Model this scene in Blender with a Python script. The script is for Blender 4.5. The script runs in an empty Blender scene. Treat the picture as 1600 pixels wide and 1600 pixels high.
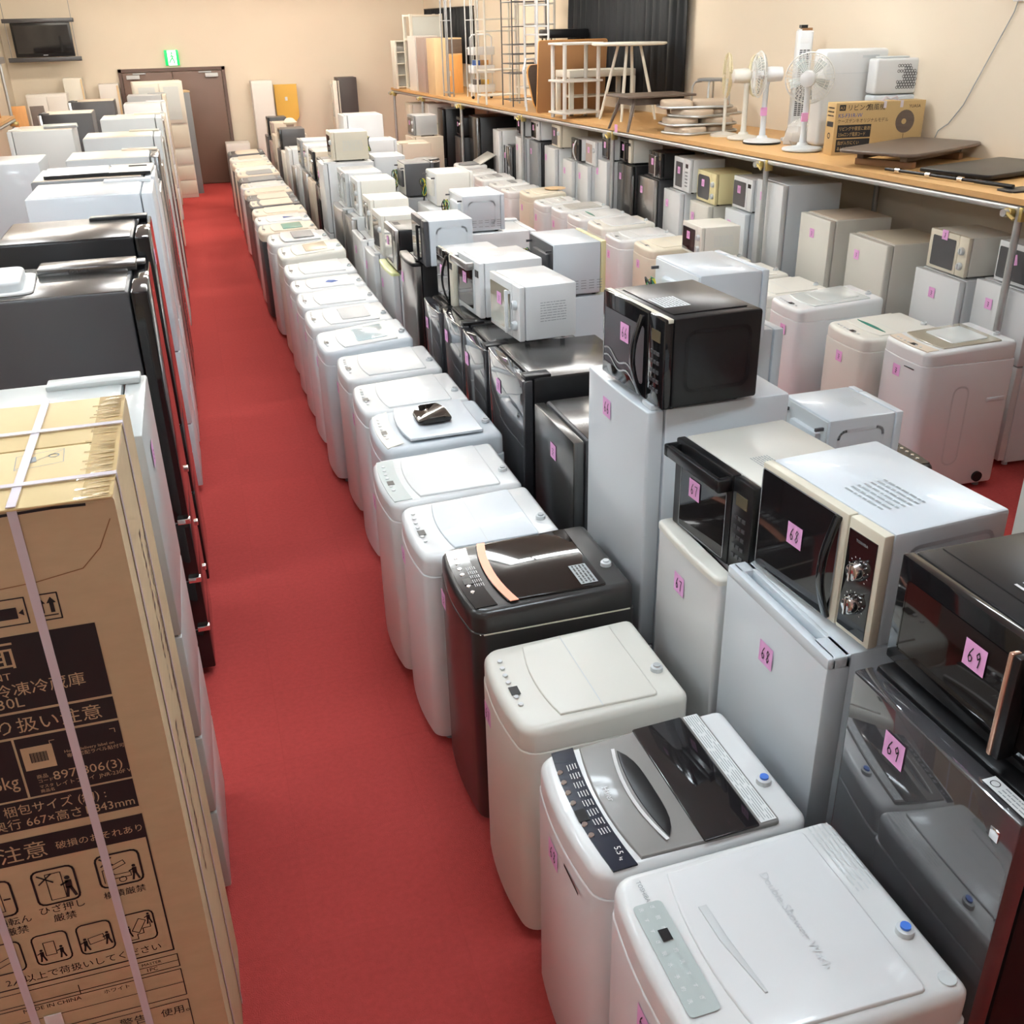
import bpy, bmesh, math, random
from mathutils import Matrix, Vector
random.seed(7)
D = bpy.data
SC = bpy.context.scene
COL = SC.collection
R = math.radians

# ------------------------------------------------------------------ camera, world, exposure
cam_d = D.cameras.new('camera'); cam = D.objects.new('camera', cam_d); COL.objects.link(cam)
cam_d.sensor_width = 36; cam_d.lens = 35.03; cam_d.clip_end = 100; cam_d.clip_start = .05
cx_, cy_, cz_ = (0.95538594, -0.2945962, -0.02123161), (0.14810674, 0.41564042, 0.89738923), (-0.25554274, -0.8604976, 0.44072869)
cam.matrix_world = Matrix(((cx_[0], cy_[0], cz_[0], 0), (cx_[1], cy_[1], cz_[1], 0), (cx_[2], cy_[2], cz_[2], 2.8), (0, 0, 0, 1)))
SC.camera = cam
wd = D.worlds.new('world'); SC.world = wd; wd.use_nodes = True
wd.node_tree.nodes['Background'].inputs[0].default_value = (.9, .95, 1, 1)
wd.node_tree.nodes['Background'].inputs[1].default_value = .3
SC.view_settings.view_transform = 'Standard'; SC.view_settings.look = 'None'
SC.view_settings.exposure = 0.22; SC.view_settings.gamma = 1; SC.view_settings.use_curve_mapping = False
LIGHT_ROWS = [  # y, x centres, tube colour, emission
    (-.8, (-1.2,), (.88, .95, 1.0), 26),  # unseen fixture added behind the camera to brighten the cardboard box front
    (2.0, (-1.9, 1.2), (.80, .92, 1.0), 46),  # unseen row added to brighten the near tops and aisle-side fronts
    (4.7, (-1.9, .7, 5.3), (.83, .93, 1.0), 48),
    (8.05, (-1.9, .2, 1.75, 3.01, 4.6), (.96, .97, .96), 31),
    (12.2, (-1.9, .2, 2.3, 4.2), (1.0, .95, .86), 48),
    (16.2, (-1.9, .2, 2.2, 3.9), (1.0, .94, .84), 50),
    (19.6, (-1.7, .2, 2.0, 3.6), (1.0, .92, .80), 32),
]
CEIL = 3.75

# ------------------------------------------------------------------ materials
MATS = {}
def mat(name, c, rough=.5, metal=0., coat=0., spec=.5, emit=None, alpha=1., bump=None, noise=None, trans=0.):
    if name in MATS: return MATS[name]
    m = D.materials.new(name); m.use_nodes = True; nt = m.node_tree
    b = nt.nodes['Principled BSDF']
    b.inputs['Base Color'].default_value = (*c, 1); b.inputs['Roughness'].default_value = rough
    b.inputs['Metallic'].default_value = metal; b.inputs['Coat Weight'].default_value = coat
    b.inputs['Coat Roughness'].default_value = .04
    b.inputs['Specular IOR Level'].default_value = spec
    b.inputs['Alpha'].default_value = alpha; b.inputs['Transmission Weight'].default_value = trans
    if emit: b.inputs['Emission Color'].default_value = (*emit[:3], 1); b.inputs['Emission Strength'].default_value = emit[3]
    if bump or noise:
        tc = nt.nodes.new('ShaderNodeTexCoord')
    if noise:      # (scale, amount, stretch)
        mp = nt.nodes.new('ShaderNodeMapping'); mp.inputs['Scale'].default_value = noise[2]
        nz = nt.nodes.new('ShaderNodeTexNoise'); nz.inputs['Scale'].default_value = noise[0]; nz.inputs['Detail'].default_value = 5
        rp = nt.nodes.new('ShaderNodeMapRange'); rp.inputs['To Min'].default_value = 1 - noise[1]; rp.inputs['To Max'].default_value = 1 + noise[1]
        mx = nt.nodes.new('ShaderNodeMix'); mx.data_type = 'RGBA'; mx.blend_type = 'MULTIPLY'; mx.inputs['Factor'].default_value = 1
        mx.inputs['A'].default_value = (*c, 1)
        nt.links.new(tc.outputs['Object'], mp.inputs['Vector']); nt.links.new(mp.outputs[0], nz.inputs['Vector'])
        nt.links.new(nz.outputs['Fac'], rp.inputs['Value']); nt.links.new(rp.outputs[0], mx.inputs['B'])
        nt.links.new(mx.outputs['Result'], b.inputs['Base Color'])
    if bump:       # (scale, strength)
        nz = nt.nodes.new('ShaderNodeTexNoise'); nz.inputs['Scale'].default_value = bump[0]; nz.inputs['Detail'].default_value = 4
        bp = nt.nodes.new('ShaderNodeBump'); bp.inputs['Strength'].default_value = bump[1]; bp.inputs['Distance'].default_value = .01
        nt.links.new(tc.outputs['Object'], nz.inputs['Vector'])
        nt.links.new(nz.outputs['Fac'], bp.inputs['Height']); nt.links.new(bp.outputs[0], b.inputs['Normal'])
    MATS[name] = m
    return m
S1 = (1, 1, 1)
M = dict(
    white=mat('white enamel', (.70, .72, .73), .30, coat=.25), plastic=mat('white plastic', (.70, .715, .715), .28, coat=.2),
    cool=mat('cool white enamel', (.64, .69, .73), .32, coat=.2), warm=mat('warm white plastic', (.70, .685, .62), .35),
    cream=mat('cream plastic', (.68, .63, .51), .4), beige=mat('beige enamel', (.66, .57, .46), .4),
    yellow=mat('pale yellow enamel', (.74, .66, .36), .4), lgrey=mat('light grey plastic', (.58, .61, .62), .4),
    grey=mat('grey enamel', (.42, .44, .45), .4), mgrey=mat('mid grey plastic', (.22, .23, .24), .4),
    dgrey=mat('dark grey enamel', (.06, .06, .065), .35), black=mat('black plastic', (.009, .009, .010), .3, spec=.35),
    gloss=mat('black gloss', (.008, .008, .009), .06, spec=.5), glass=mat('dark window glass', (.012, .011, .012), .04, spec=.5),
    mirror=mat('dark mirror glass', (.05, .05, .055), .04, metal=.0, coat=1, spec=1.), steel=mat('brushed steel', (.5, .49, .48), .28, metal=1, noise=(60, .08, (1, 1, 25))),
    dsteel=mat('dark brushed steel', (.17, .165, .16), .22, metal=.9, noise=(60, .08, (1, 1, 25))), chrome=mat('chrome', (.8, .8, .8), .08, metal=1),
    galv=mat('galvanised pipe', (.52, .54, .54), .38, metal=.75, noise=(30, .1, S1)), brass=mat('plated clamp', (.62, .50, .2), .35, metal=.85),
    copper=mat('copper strip', (.78, .30, .19), .3, metal=.3), cgold=mat('rose gold trim', (.72, .46, .34), .25, metal=.7),
    champ=mat('champagne trim', (.68, .64, .52), .35), blackcopper=mat('smoked lid glass', (.010, .007, .006), .03, spec=.45),
    taupe=mat('taupe lid', (.19, .18, .17), .35, coat=.2), navy=mat('navy panel', (.010, .013, .026), .2, spec=.4),
    blue=mat('blue cap', (.05, .17, .62), .35), green=mat('green handle', (.005, .17, .12), .3), lblue=mat('pale blue window', (.50, .64, .68), .1, coat=.5),
    clear=mat('clear lid', (.66, .70, .68), .06, coat=.6), amber=mat('smoked amber lid', (.36, .33, .26), .06, coat=.6),
    greylid=mat('grey lid', (.40, .39, .36), .3), lime=mat('lime door top', (.66, .70, .34), .3, coat=.3), tanwin=mat('tan lid window', (.60, .52, .38), .2),
    pink=mat('pink sticky paper', (.80, .40, .72), .7), ink=mat('black ink', (.01, .01, .012), .6), inkg=mat('grey print', (.30, .33, .34), .5),
    inkw=mat('white print', (.75, .75, .75), .5), paper=mat('paper label', (.72, .74, .74), .6), redink=mat('orange ink', (.8, .2, .1), .6),
    bluein=mat('blue print', (.03, .09, .32), .6),
    kraft=mat('kraft cardboard', (.52, .385, .23), .75, noise=(14, .10, (1, 1, 3))), kraft_lit=mat('kraft cardboard lit top', (.70, .53, .27), .6, noise=(10, .05, S1)),  # second kraft tone is lightened to paint in light on the box top
    box=mat('fan box cardboard', (.50, .34, .15), .75), tape=mat('clear packing tape', (.66, .48, .22), .07, coat=1), strap=mat('white pp band', (.78, .72, .78), .25, alpha=.82),
    wood=mat('plywood deck', (.62, .36, .14), .45, noise=(9, .14, (8, .7, 8))), oak=mat('light wood', (.66, .47, .26), .5, noise=(8, .08, (6, 6, 1))),
    orange=mat('orange wood', (.66, .32, .09), .45, noise=(8, .12, (6, 6, 1))), walnut=mat('walnut wood', (.12, .085, .065), .4, noise=(9, .25, (1, 6, 6))),
    brownb=mat('brown hardboard', (.25, .12, .045), .55), rose=mat('rose grey laminate', (.40, .31, .27), .5), cabw=mat('white cabinet', (.74, .71, .66), .5),
    ochre=mat('ochre board', (.72, .43, .07), .5), dbrown=mat('dark brown laminate', (.055, .042, .04), .5), bone=mat('bone painted wood', (.72, .69, .60), .5),
    fabric=mat('beige upholstery', (.58, .47, .36), .9, bump=(300, .3)), curtain=mat('black curtain', (.012, .014, .017), .75),
    doorb=mat('brown steel door', (.16, .095, .07), .45), doorf=mat('brown door frame', (.12, .075, .06), .5),
    wall=mat('cream wall', (.74, .65, .52), .8, noise=(1.2, .03, S1), bump=(120, .05)), ceil=mat('ceiling board', (.84, .83, .80), .9),
    carpet=mat('red carpet', (.51, .068, .062), .95, bump=(260, .8), noise=(45, .16, S1), spec=.15),
    wire_b=mat('black cord', (.015, .015, .015), .5), wire_y=mat('yellow cord', (.7, .6, .03), .5), wire_g=mat('green cord', (.03, .34, .16), .5),
    exitg=mat('exit green', (.0, .5, .15), .4, emit=(0, .75, .12, .55)), exitw=mat('exit white', (.9, .95, .9), .4, emit=(.85, 1, .9, .75)),
    bag=mat('thin plastic bag', (.82, .80, .76), .25, alpha=.45), cage=mat('fan guard wire', (.70, .70, .66), .4), cagey=mat('yellowed fan guard', (.68, .60, .38), .4),
    blade=mat('clear fan blade', (.66, .72, .70), .12, alpha=.45), vent=mat('vent slots', (.10, .10, .105), .6), lcd=mat('amber lcd', (.10, .085, .05), .2),
    wblk=mat('black brown enamel', (.022, .020, .019), .32, coat=.2), gwhite=mat('grey white enamel', (.52, .55, .54), .35, coat=.2), plum=mat('faint grey lettering', (.60, .62, .64), .5),
    diff=mat('lamp diffuser', (.9, .9, .9), .5, emit=(1, .96, .9, 3.0)), lino=mat('white board', (.75, .76, .75), .4), panelg=mat('grey green panel', (.44, .50, .49), .3),
    wblack=mat('bin black', (.02, .02, .021), .45), net=mat('sheer net', (.6, .6, .58), .6), amberp=mat('yellow floor tape', (.75, .45, .04), .6),
)

# ------------------------------------------------------------------ mesh builder
class MB:
    def __init__(s): s.bm = bmesh.new(); s.ml = []; s.dn = s.bm.faces.layers.int.new('done')
    def mi(s, m):
        if m not in s.ml: s.ml.append(m)
        return s.ml.index(m)
    def _mark(s, m):
        i = s.mi(m)
        for f in s.bm.faces:
            if not f[s.dn]: f.material_index = i; f[s.dn] = 1
    def box(s, x0, x1, y0, y1, z0, z1, m, bev=0., seg=2, rot=None):
        mtx = Matrix.Translation(((x0+x1)/2, (y0+y1)/2, (z0+z1)/2)) @ Matrix.Diagonal((abs(x1-x0), abs(y1-y0), abs(z1-z0), 1))
        if rot is not None: mtx = rot @ mtx
        r = bmesh.ops.create_cube(s.bm, size=1, matrix=mtx)
        if bev > 0:
            bev = min(bev, .45*min(abs(x1-x0), abs(y1-y0), abs(z1-z0)))
            es = {e for v in r['verts'] for e in v.link_edges}
            bmesh.ops.bevel(s.bm, geom=list(es), offset=bev, segments=seg, affect='EDGES', profile=.5)
        s._mark(m); return s
    def poly(s, pts, m):
        s.bm.faces.new([s.bm.verts.new(p) for p in pts]); s._mark(m); return s
    def slab(s, pts, z0, z1, m, rt=0., rb=0., top=None, zf=None):
        n = len(pts)
        def off(d):
            o = []
            for i in range(n):
                a, b, c = Vector(pts[i-1]), Vector(pts[i]), Vector(pts[(i+1) % n])
                t = (b-a).normalized() + (c-b).normalized()
                if t.length < 1e-6: t = (c-b)
                t.normalize(); nn = Vector((-t.y, t.x)); o.append(b + nn*d)
            return o
        rings = []
        if rb > 0: rings += [(rb, z0), (.3*rb, z0+.3*rb), (0, z0+rb)]
        else: rings += [(0, z0)]
        if rt > 0: rings += [(0, z1-rt), (.08*rt, z1-.6*rt), (.32*rt, z1-.28*rt), (.62*rt, z1-.08*rt), (rt, z1)]
        else: rings += [(0, z1)]
        vs = [[s.bm.verts.new((p.x, p.y, z + (zf(p.x, p.y) if zf and z > (z0+z1)/2-1e-6 else 0))) for p in off(d)] for d, z in rings]
        for a, b in zip(vs, vs[1:]):
            for i in range(n):
                j = (i+1) % n; s.bm.faces.new((a[i], a[j], b[j], b[i]))
        s.bm.faces.new(vs[-1]); s.bm.faces.new(vs[0][::-1]); s._mark(m); return s
    def tube(s, pts, r, m, n=8, closed=False):
        pts = [Vector(p) for p in pts]; N = len(pts); rings = []; up = Vector((0, 0, 1))
        for i, p in enumerate(pts):
            a = pts[i-1] if (i > 0 or closed) else p; b = pts[(i+1) % N] if (i < N-1 or closed) else p
            t = (b-a).normalized() if (b-a).length > 1e-9 else Vector((0, 0, 1))
            u = t.cross(up)
            if u.length < .05: u = t.cross(Vector((1, 0, 0)))
            u.normalize(); v = u.cross(t)
            rings.append([s.bm.verts.new(p + (u*math.cos(k*2*math.pi/n) + v*math.sin(k*2*math.pi/n))*r) for k in range(n)])
        pr = list(zip(rings, rings[1:])) + ([(rings[-1], rings[0])] if closed else [])
        for a, b in pr:
            for k in range(n): s.bm.faces.new((a[k], a[(k+1) % n], b[(k+1) % n], b[k]))
        if not closed: s.bm.faces.new(rings[0][::-1]); s.bm.faces.new(rings[-1])
        s._mark(m); return s
    def lathe(s, prof, m, c=(0, 0, 0), n=24, rot=None, sx=1., sy=1.):
        rings = []
        for r, z in prof:
            ring = []
            for k in range(n):
                p = Vector((max(r, 1e-4)*math.cos(k*2*math.pi/n)*sx, max(r, 1e-4)*math.sin(k*2*math.pi/n)*sy, z))
                if rot is not None: p = rot @ p
                ring.append(s.bm.verts.new(p + Vector(c)))
            rings.append(ring)
        for a, b in zip(rings, rings[1:]):
            for k in range(n): s.bm.faces.new((a[k], a[(k+1) % n], b[(k+1) % n], b[k]))
        s.bm.faces.new(rings[0][::-1]); s.bm.faces.new(rings[-1]); s._mark(m); return s
    def stroke(s, pts, w, fn, m, closed=False):
        P = [Vector(p) for p in pts]
        if closed: P.append(P[0])
        for a, b in zip(P, P[1:]):
            t = (b-a)
            if t.length < 1e-9: continue
            t.normalize(); nn = Vector((-t.y, t.x))*w/2; e = t*w*.3
            s.bm.faces.new([s.bm.verts.new(fn(*q)) for q in (a-e-nn, b+e-nn, b+e+nn, a-e+nn)])
        s._mark(m); return s
    def text(s, body, size, fn, m, align='LEFT', sx=1.):
        vs, fs = text_geo(body, size, align)
        bv = [s.bm.verts.new(fn(x*sx, y)) for x, y in vs]
        for f in fs:
            try: s.bm.faces.new([bv[i] for i in f])
            except ValueError: pass
        s._mark(m); return s
    def warp(s, fn):
        for v in s.bm.verts: v.co = fn(v.co)
        return s
    def build(s, name, parent=None, angle=38, loc=(0, 0, 0), rot=None):
        s.bm.faces.layers.int.remove(s.dn); s.bm.normal_update()
        me = D.meshes.new(name); s.bm.to_mesh(me); s.bm.free()
        for m in s.ml: me.materials.append(M[m] if isinstance(m, str) else m)
        for p in me.polygons: p.use_smooth = True
        me.set_sharp_from_angle(angle=R(angle))
        o = D.objects.new(name, me); COL.objects.link(o)
        if parent: o.parent = parent
        o.location = loc
        if rot: o.rotation_euler = rot
        return o
_tc = {}
def text_geo(body, size, align):
    k = (body, size, align)
    if k in _tc: return _tc[k]
    cu = D.curves.new('t', 'FONT'); cu.body = body; cu.size = size; cu.align_x = align; cu.resolution_u = 2; cu.fill_mode = 'FRONT'
    ob = D.objects.new('t', cu); COL.objects.link(ob)
    dg = bpy.context.evaluated_depsgraph_get(); me = D.meshes.new_from_object(ob.evaluated_get(dg))
    r = ([(v.co.x, v.co.y) for v in me.vertices], [list(p.vertices) for p in me.polygons])
    D.objects.remove(ob); D.curves.remove(cu); D.meshes.remove(me)
    _tc[k] = r
    return r
def front(y): return lambda u, v: Vector((u, y, v))      # the plane of a front that faces -Y
def topf(z): return lambda u, v: Vector((u, v, z))
def thing(name, label, cat, loc=(0, 0, 0), rz=0., group=None):
    o = D.objects.new(name, None); COL.objects.link(o); o.empty_display_size = .1
    o.location = loc; o.rotation_euler = (0, 0, rz); tag(o, label, cat, group); return o
def tag(o, label, cat, group=None):
    o['label'] = label; o['category'] = cat
    if group: o['group'] = group
    return o
def struct(o): o['kind'] = 'structure'; return o
def arc(cx, cy, r, a0, a1, n): return [(cx+r*math.cos(R(a0+(a1-a0)*i/n)), cy+r*math.sin(R(a0+(a1-a0)*i/n))) for i in range(n+1)]
def rrect(x0, x1, y0, y1, r, n=4):
    return arc(x0+r, y0+r, r, 180, 270, n) + arc(x1-r, y0+r, r, 270, 360, n) + arc(x1-r, y1-r, r, 0, 90, n) + arc(x0+r, y1-r, r, 90, 180, n)
def plan(w, d, rf, rb, bulge=0., n=5):   # counter-clockwise, front edge at -d/2 with an outward bulge
    h = w/2
    fr = [(-h+rf+(w-2*rf)*i/8, -d/2) for i in range(1, 8)]
    pts = arc(-h+rf, -d/2+rf, rf, 180, 270, n) + fr + arc(h-rf, -d/2+rf, rf, 270, 360, n) + arc(h-rb, d/2-rb, rb, 0, 90, 3) + arc(-h+rb, d/2-rb, rb, 90, 180, 3)
    return [(x, y - bulge*(1-(x/h)**2)*max(0, -2*y/d)**2) for x, y in pts]
DIG = {'6': [(.72, 1), (.36, .62), (.22, .28), (.42, .02), (.72, .12), (.74, .36), (.48, .48), (.25, .32)], '7': [(.18, .9), (.85, .95), (.62, .5), (.5, 0)],
       '8': [(.78, .9), (.45, 1), (.28, .76), (.5, .54), (.74, .26), (.5, .02), (.24, .2), (.5, .52), (.78, .9)], '9': [(.75, .72), (.5, .98), (.25, .74), (.46, .5), (.75, .72), (.7, .35), (.62, 0)],
       '5': [(.8, .95), (.35, .95), (.3, .55), (.68, .5), (.7, .12), (.25, .05)], '4': [(.6, 0), (.6, 1), (.2, .35), (.85, .35)], '~': [(.25, .8), (.7, .75), (.4, .45), (.72, .4), (.35, .12), (.65, .05)]}
def note(parent, x, z, y, num='~', s=.072, tilt=0., fn=None):
    mb = MB(); c, sn = math.cos(tilt), math.sin(tilt); F = fn or front
    def pl(off): return lambda u, v: F(y-off)(x+u*c-v*sn, z+u*sn+v*c)
    mb.bm.faces.new([mb.bm.verts.new(pl(.0015)(*q)) for q in ((-s/2, -s/2), (s/2, -s/2), (s/2, s/2), (-s/2, s/2))]); mb._mark('pink')
    n = len(num); W = s*.62/max(n, 1.3)
    for i, ch in enumerate(num):
        x0 = -s*.33 + (s*.66-W)/(max(n-1, 1))*i if n > 1 else -W/2
        mb.stroke([(x0+u*W, -s*.28+v*s*.56) for u, v in DIG[ch]], s*.045, pl(.0025), 'ink')
    return mb.build('sticky_note', parent)
ORD = 'first second third fourth fifth sixth seventh eighth ninth tenth eleventh twelfth thirteenth fourteenth fifteenth sixteenth seventeenth eighteenth nineteenth twentieth twenty-first twenty-second twenty-third twenty-fourth twenty-fifth twenty-sixth twenty-seventh twenty-eighth'.split()
FACE = {'L': -90, 'R': 90, 'N': 0}
def base(name, label, cat, fx, y0, y1, z, d, face, yaw=0., group=None):
    """root at the footprint's centre; the front plane is at x = fx between y0 (near) and y1 (far)"""
    sg = 1 if face == 'L' else -1
    return thing(name, label, cat, (fx+sg*d/2, (y0+y1)/2, z), R(FACE[face]+yaw), group)
def fineprint(mb, x0, x1, y0, y1, rows, fn, m, seed=0, h=.35):   # unreadable small print as short dashes
    rnd = random.Random(seed); st = (y1-y0)/rows
    for i in range(rows):
        yy = y1-(i+.5)*st; x = x0
        while x < x1-.004:
            l = min(rnd.uniform(.06, .22)*(x1-x0), x1-x)
            mb.bm.faces.new([mb.bm.verts.new(fn(a, b)) for a, b in ((x, yy-st*h/2), (x+l, yy-st*h/2), (x+l, yy+st*h/2), (x, yy+st*h/2))])
            x += l + .03*(x1-x0)
    mb._mark(m)

# ------------------------------------------------------------------ appliances
def washer(label, fx, y0, y1, h, d=.58, face='L', yaw=0., body='white', deck='plastic', lid='plastic', panel=None, window=None, handle=None, cap=None, rise=.02,
           hump=0., num='~', group=None, style=None, bulge=.025, notex=-.1, cord=False):
    w = abs(y1-y0)-.012
    o = base('washing_machine', label, 'washing machine', fx, y0, y1, 0, d, face, yaw, group)
    zf = lambda x, y: rise*(y/d+.5) + hump*(1-(2*y/d)**2)
    H = h-rise-hump
    top = lambda u, v, e=.0: Vector((u, v, H+zf(u, v)+e))
    P = plan(w, d, .05, .02, bulge)
    MB().slab(P, .035, H-.085, body, rt=.006, rb=.02).build('body', o)
    P2 = plan(w-.004, d-.006, .05, .03, bulge)
    mb = MB().slab(P2, H-.083, H, deck, rt=.028, zf=zf)
    mb.build('top_deck', o)
    for sx in (-1, 1):
        for sy in (-1, 1): MB().lathe([(.022, 0), (.022, .04)], 'mgrey', (sx*(w/2-.06), sy*(d/2-.07), 0), 10).build('foot', o)
    # lid
    ly0, ly1, lx = -d/2+.135, d/2-.10, w/2-.03
    if style == 'haier': ly0, ly1, lx = -d/2+.125, d/2-.085, w/2-.010
    if style != 'open':
        curve = [(x, ly0 - .028*(1-(x/lx)**2)) for x in [-lx+.015+i*(2*lx-.03)/8 for i in range(9)]]
        LP = curve + arc(lx-.012, ly1-.012, .012, 0, 90, 2) + arc(-lx+.012, ly1-.012, .012, 90, 180, 2)
        lm = MB(); lm.slab(LP, H-.004, H+.008, lid, rt=.005)
        lm.warp(lambda c: Vector((c.x, c.y, c.z+zf(c.x, c.y)))); lid_o = lm.build('lid', o)
        E = .0095
        fl = MB().poly([top(*q, E) for q in ((-lx*.98, ly0+.13), (lx*.98, ly0+.13), (lx*.98, ly0+.133), (-lx*.98, ly0+.133))], 'lgrey' if lid in ('plastic', 'white', 'warm', 'cool', 'cream') else lid)
        if style == 'plain': fl.build('lid_fold', lid_o)
        else: fl.bm.free()
        if window:
            wp = rrect(-w*.30, w*.30, ly0+.09, ly1-.05, .02, 3)
            if style == 'haier': wp = rrect(-lx*.99, lx*.99, ly0+.165, ly1-.058, .006, 2)
            if style == 'pod': wp = [(x*w*.24, (ly0+ly1)/2+.02+y*d*.19) for x, y in arc(0, 0, 1, 0, 345, 23)]
            if style == 'pod': wp = rrect(-w*.22, w*.17, ly0+.07, ly0+.25, .05, 6)
            wm = MB().slab(wp, H+.008, H+.0125, window, rt=.003)
            wm.warp(lambda c: Vector((c.x, c.y, c.z+zf(c.x, c.y)+(.03*(1-min(1, abs((c.y-ly0-.16)/.09))**2) if style == 'pod' and c.z > H+.009 else 0)))); wm.build('lid_window', lid_o)
        if handle:
            hp = [(x*w*.34, ly0+.055+.016*(1-x*x)) for x in [i/5-1 for i in range(11)]] + [(x*w*.34, ly0+.055-.012*(1-x*x)) for x in [1-i/5 for i in range(1, 10)]]
            hp = hp[::-1]
            hm = MB().slab(hp, H+.007, H+.013, handle, rt=.003); hm.warp(lambda c: Vector((c.x, c.y, c.z+zf(c.x, c.y)))); hm.build('lid_handle', lid_o)
    else:      # lid folded up at the back over an open tub mouth
        tm = MB().lathe([(.19, 0), (.19, .004)], 'mgrey', (0, (ly0+ly1)/2, H+.006), 28).warp(lambda c: Vector((c.x, c.y, c.z+zf(c.x, c.y)))); tm.build('tub_mouth', o)
        lm = MB().box(-lx, lx, -.006, .006, 0, .26, lid, .004); lm.build('lid', o, loc=(0, ly1, H+rise), rot=(R(-62), 0, 0))
    # control panel
    if style in ('tri', 'leaf'):
        sh = [(-.06, -.02), (.05, -.02), (.0, .10)] if style == 'tri' else [(-.05, -.02), (.01, -.05), (.06, .0), (.02, .06), (-.03, .03)]
        MB().poly([top(x+.02, y+.02, .0105) for x, y in sh], 'bluein').build('lid_print', lid_o)
    cp = rrect(-w/2+.035, w/2-.035, -d/2+.022, -d/2+.098, .018, 3)
    cp = [(x, y - .75*bulge*(1-(2*x/w)**2)) for x, y in cp]
    pe = .012 if style == 'haier' else .04
    xs = [-w/2+pe+i*(w-2*pe)/8 for i in range(9)]
    cf = lambda x: -.85*bulge*(1-(2*x/w)**2)
    pa, pb = (.042, .108) if style == 'haier' else (.02, .10)
    cp = [(x, -d/2+pa+cf(x)) for x in xs] + [(x, -d/2+pb+cf(x)) for x in xs[::-1]]
    if panel:
        pm = MB().slab(cp, H-.002, H+.003, panel); pm.warp(lambda c: Vector((c.x, c.y, c.z+zf(c.x, c.y)))); pm.build('control_panel', o)
    dk = panel in ('navy', 'gloss', 'black'); bm = MB()
    for i in range(7 if style != 'tosh' else 0):
        x = -w*.30+i*w*.085; y = -d/2+.05+cf(x)
        if i == 4: continue
        if y0 < 6: bm = MB()
        bm.lathe([(.009, 0), (.008, .003)], 'chrome' if dk else ('lgrey' if style == 'tosh' else 'white'), tuple(top(x, y, .003)), 10)
        if y0 < 6: bm.build('button', o)
    if y0 >= 6: bm.build('button_strip', o)
    x = w*.06
    if style != 'tosh': MB().box(-.022, .022, -.015, .015, 0, .0015, 'black').build('display', o, loc=tuple(top(x, -d/2+.055+cf(x), .004)))
    im = MB(); c = top(w*.18, d/2-.05, 0)
    im.lathe([(.021, 0), (.02, .014), (.012, .016)], 'lgrey', tuple(c), 14); im.lathe([(.012, .014), (.012, .022)], cap or 'grey', tuple(c), 12); im.build('water_inlet', o)
    if num: note(o, notex*w, H-.17, -d/2-bulge*(1-(2*notex)**2)-.001, num)
    o['_top'] = h
    if cord: power_cord(o, (w/2-.04, d/2+.02, H-.12), 3)
    return o, H, w, d, zf, top
def power_cord(o, p, seed, L=.16):
    rnd = random.Random(seed); mb = MB()
    for m, r, n in (('wire_b', .0045, 3), ('wire_y', .0028, 2), ('wire_g', .0028, 2)):
        for k in range(n):
            a = rnd.uniform(.03, .055); pts = []; ph = rnd.uniform(0, 6)
            for i in range(15):
                t = i/14*2*math.pi
                pts.append((p[0]+a*math.cos(t)+rnd.uniform(-.006, .006), p[1]+.012*k+.014*math.sin(2*t+ph), p[2]-L*.5+L*.5*math.sin(t)+rnd.uniform(-.006, .006)))
            mb.tube(pts, r, m, 5, closed=True)
    mb.tube([(p[0], p[1], p[2]-L), (p[0]+.01, p[1]+.01, p[2]-L-.05)], .009, 'wire_b', 6)
    return mb.build('power_cord', o)

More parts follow.
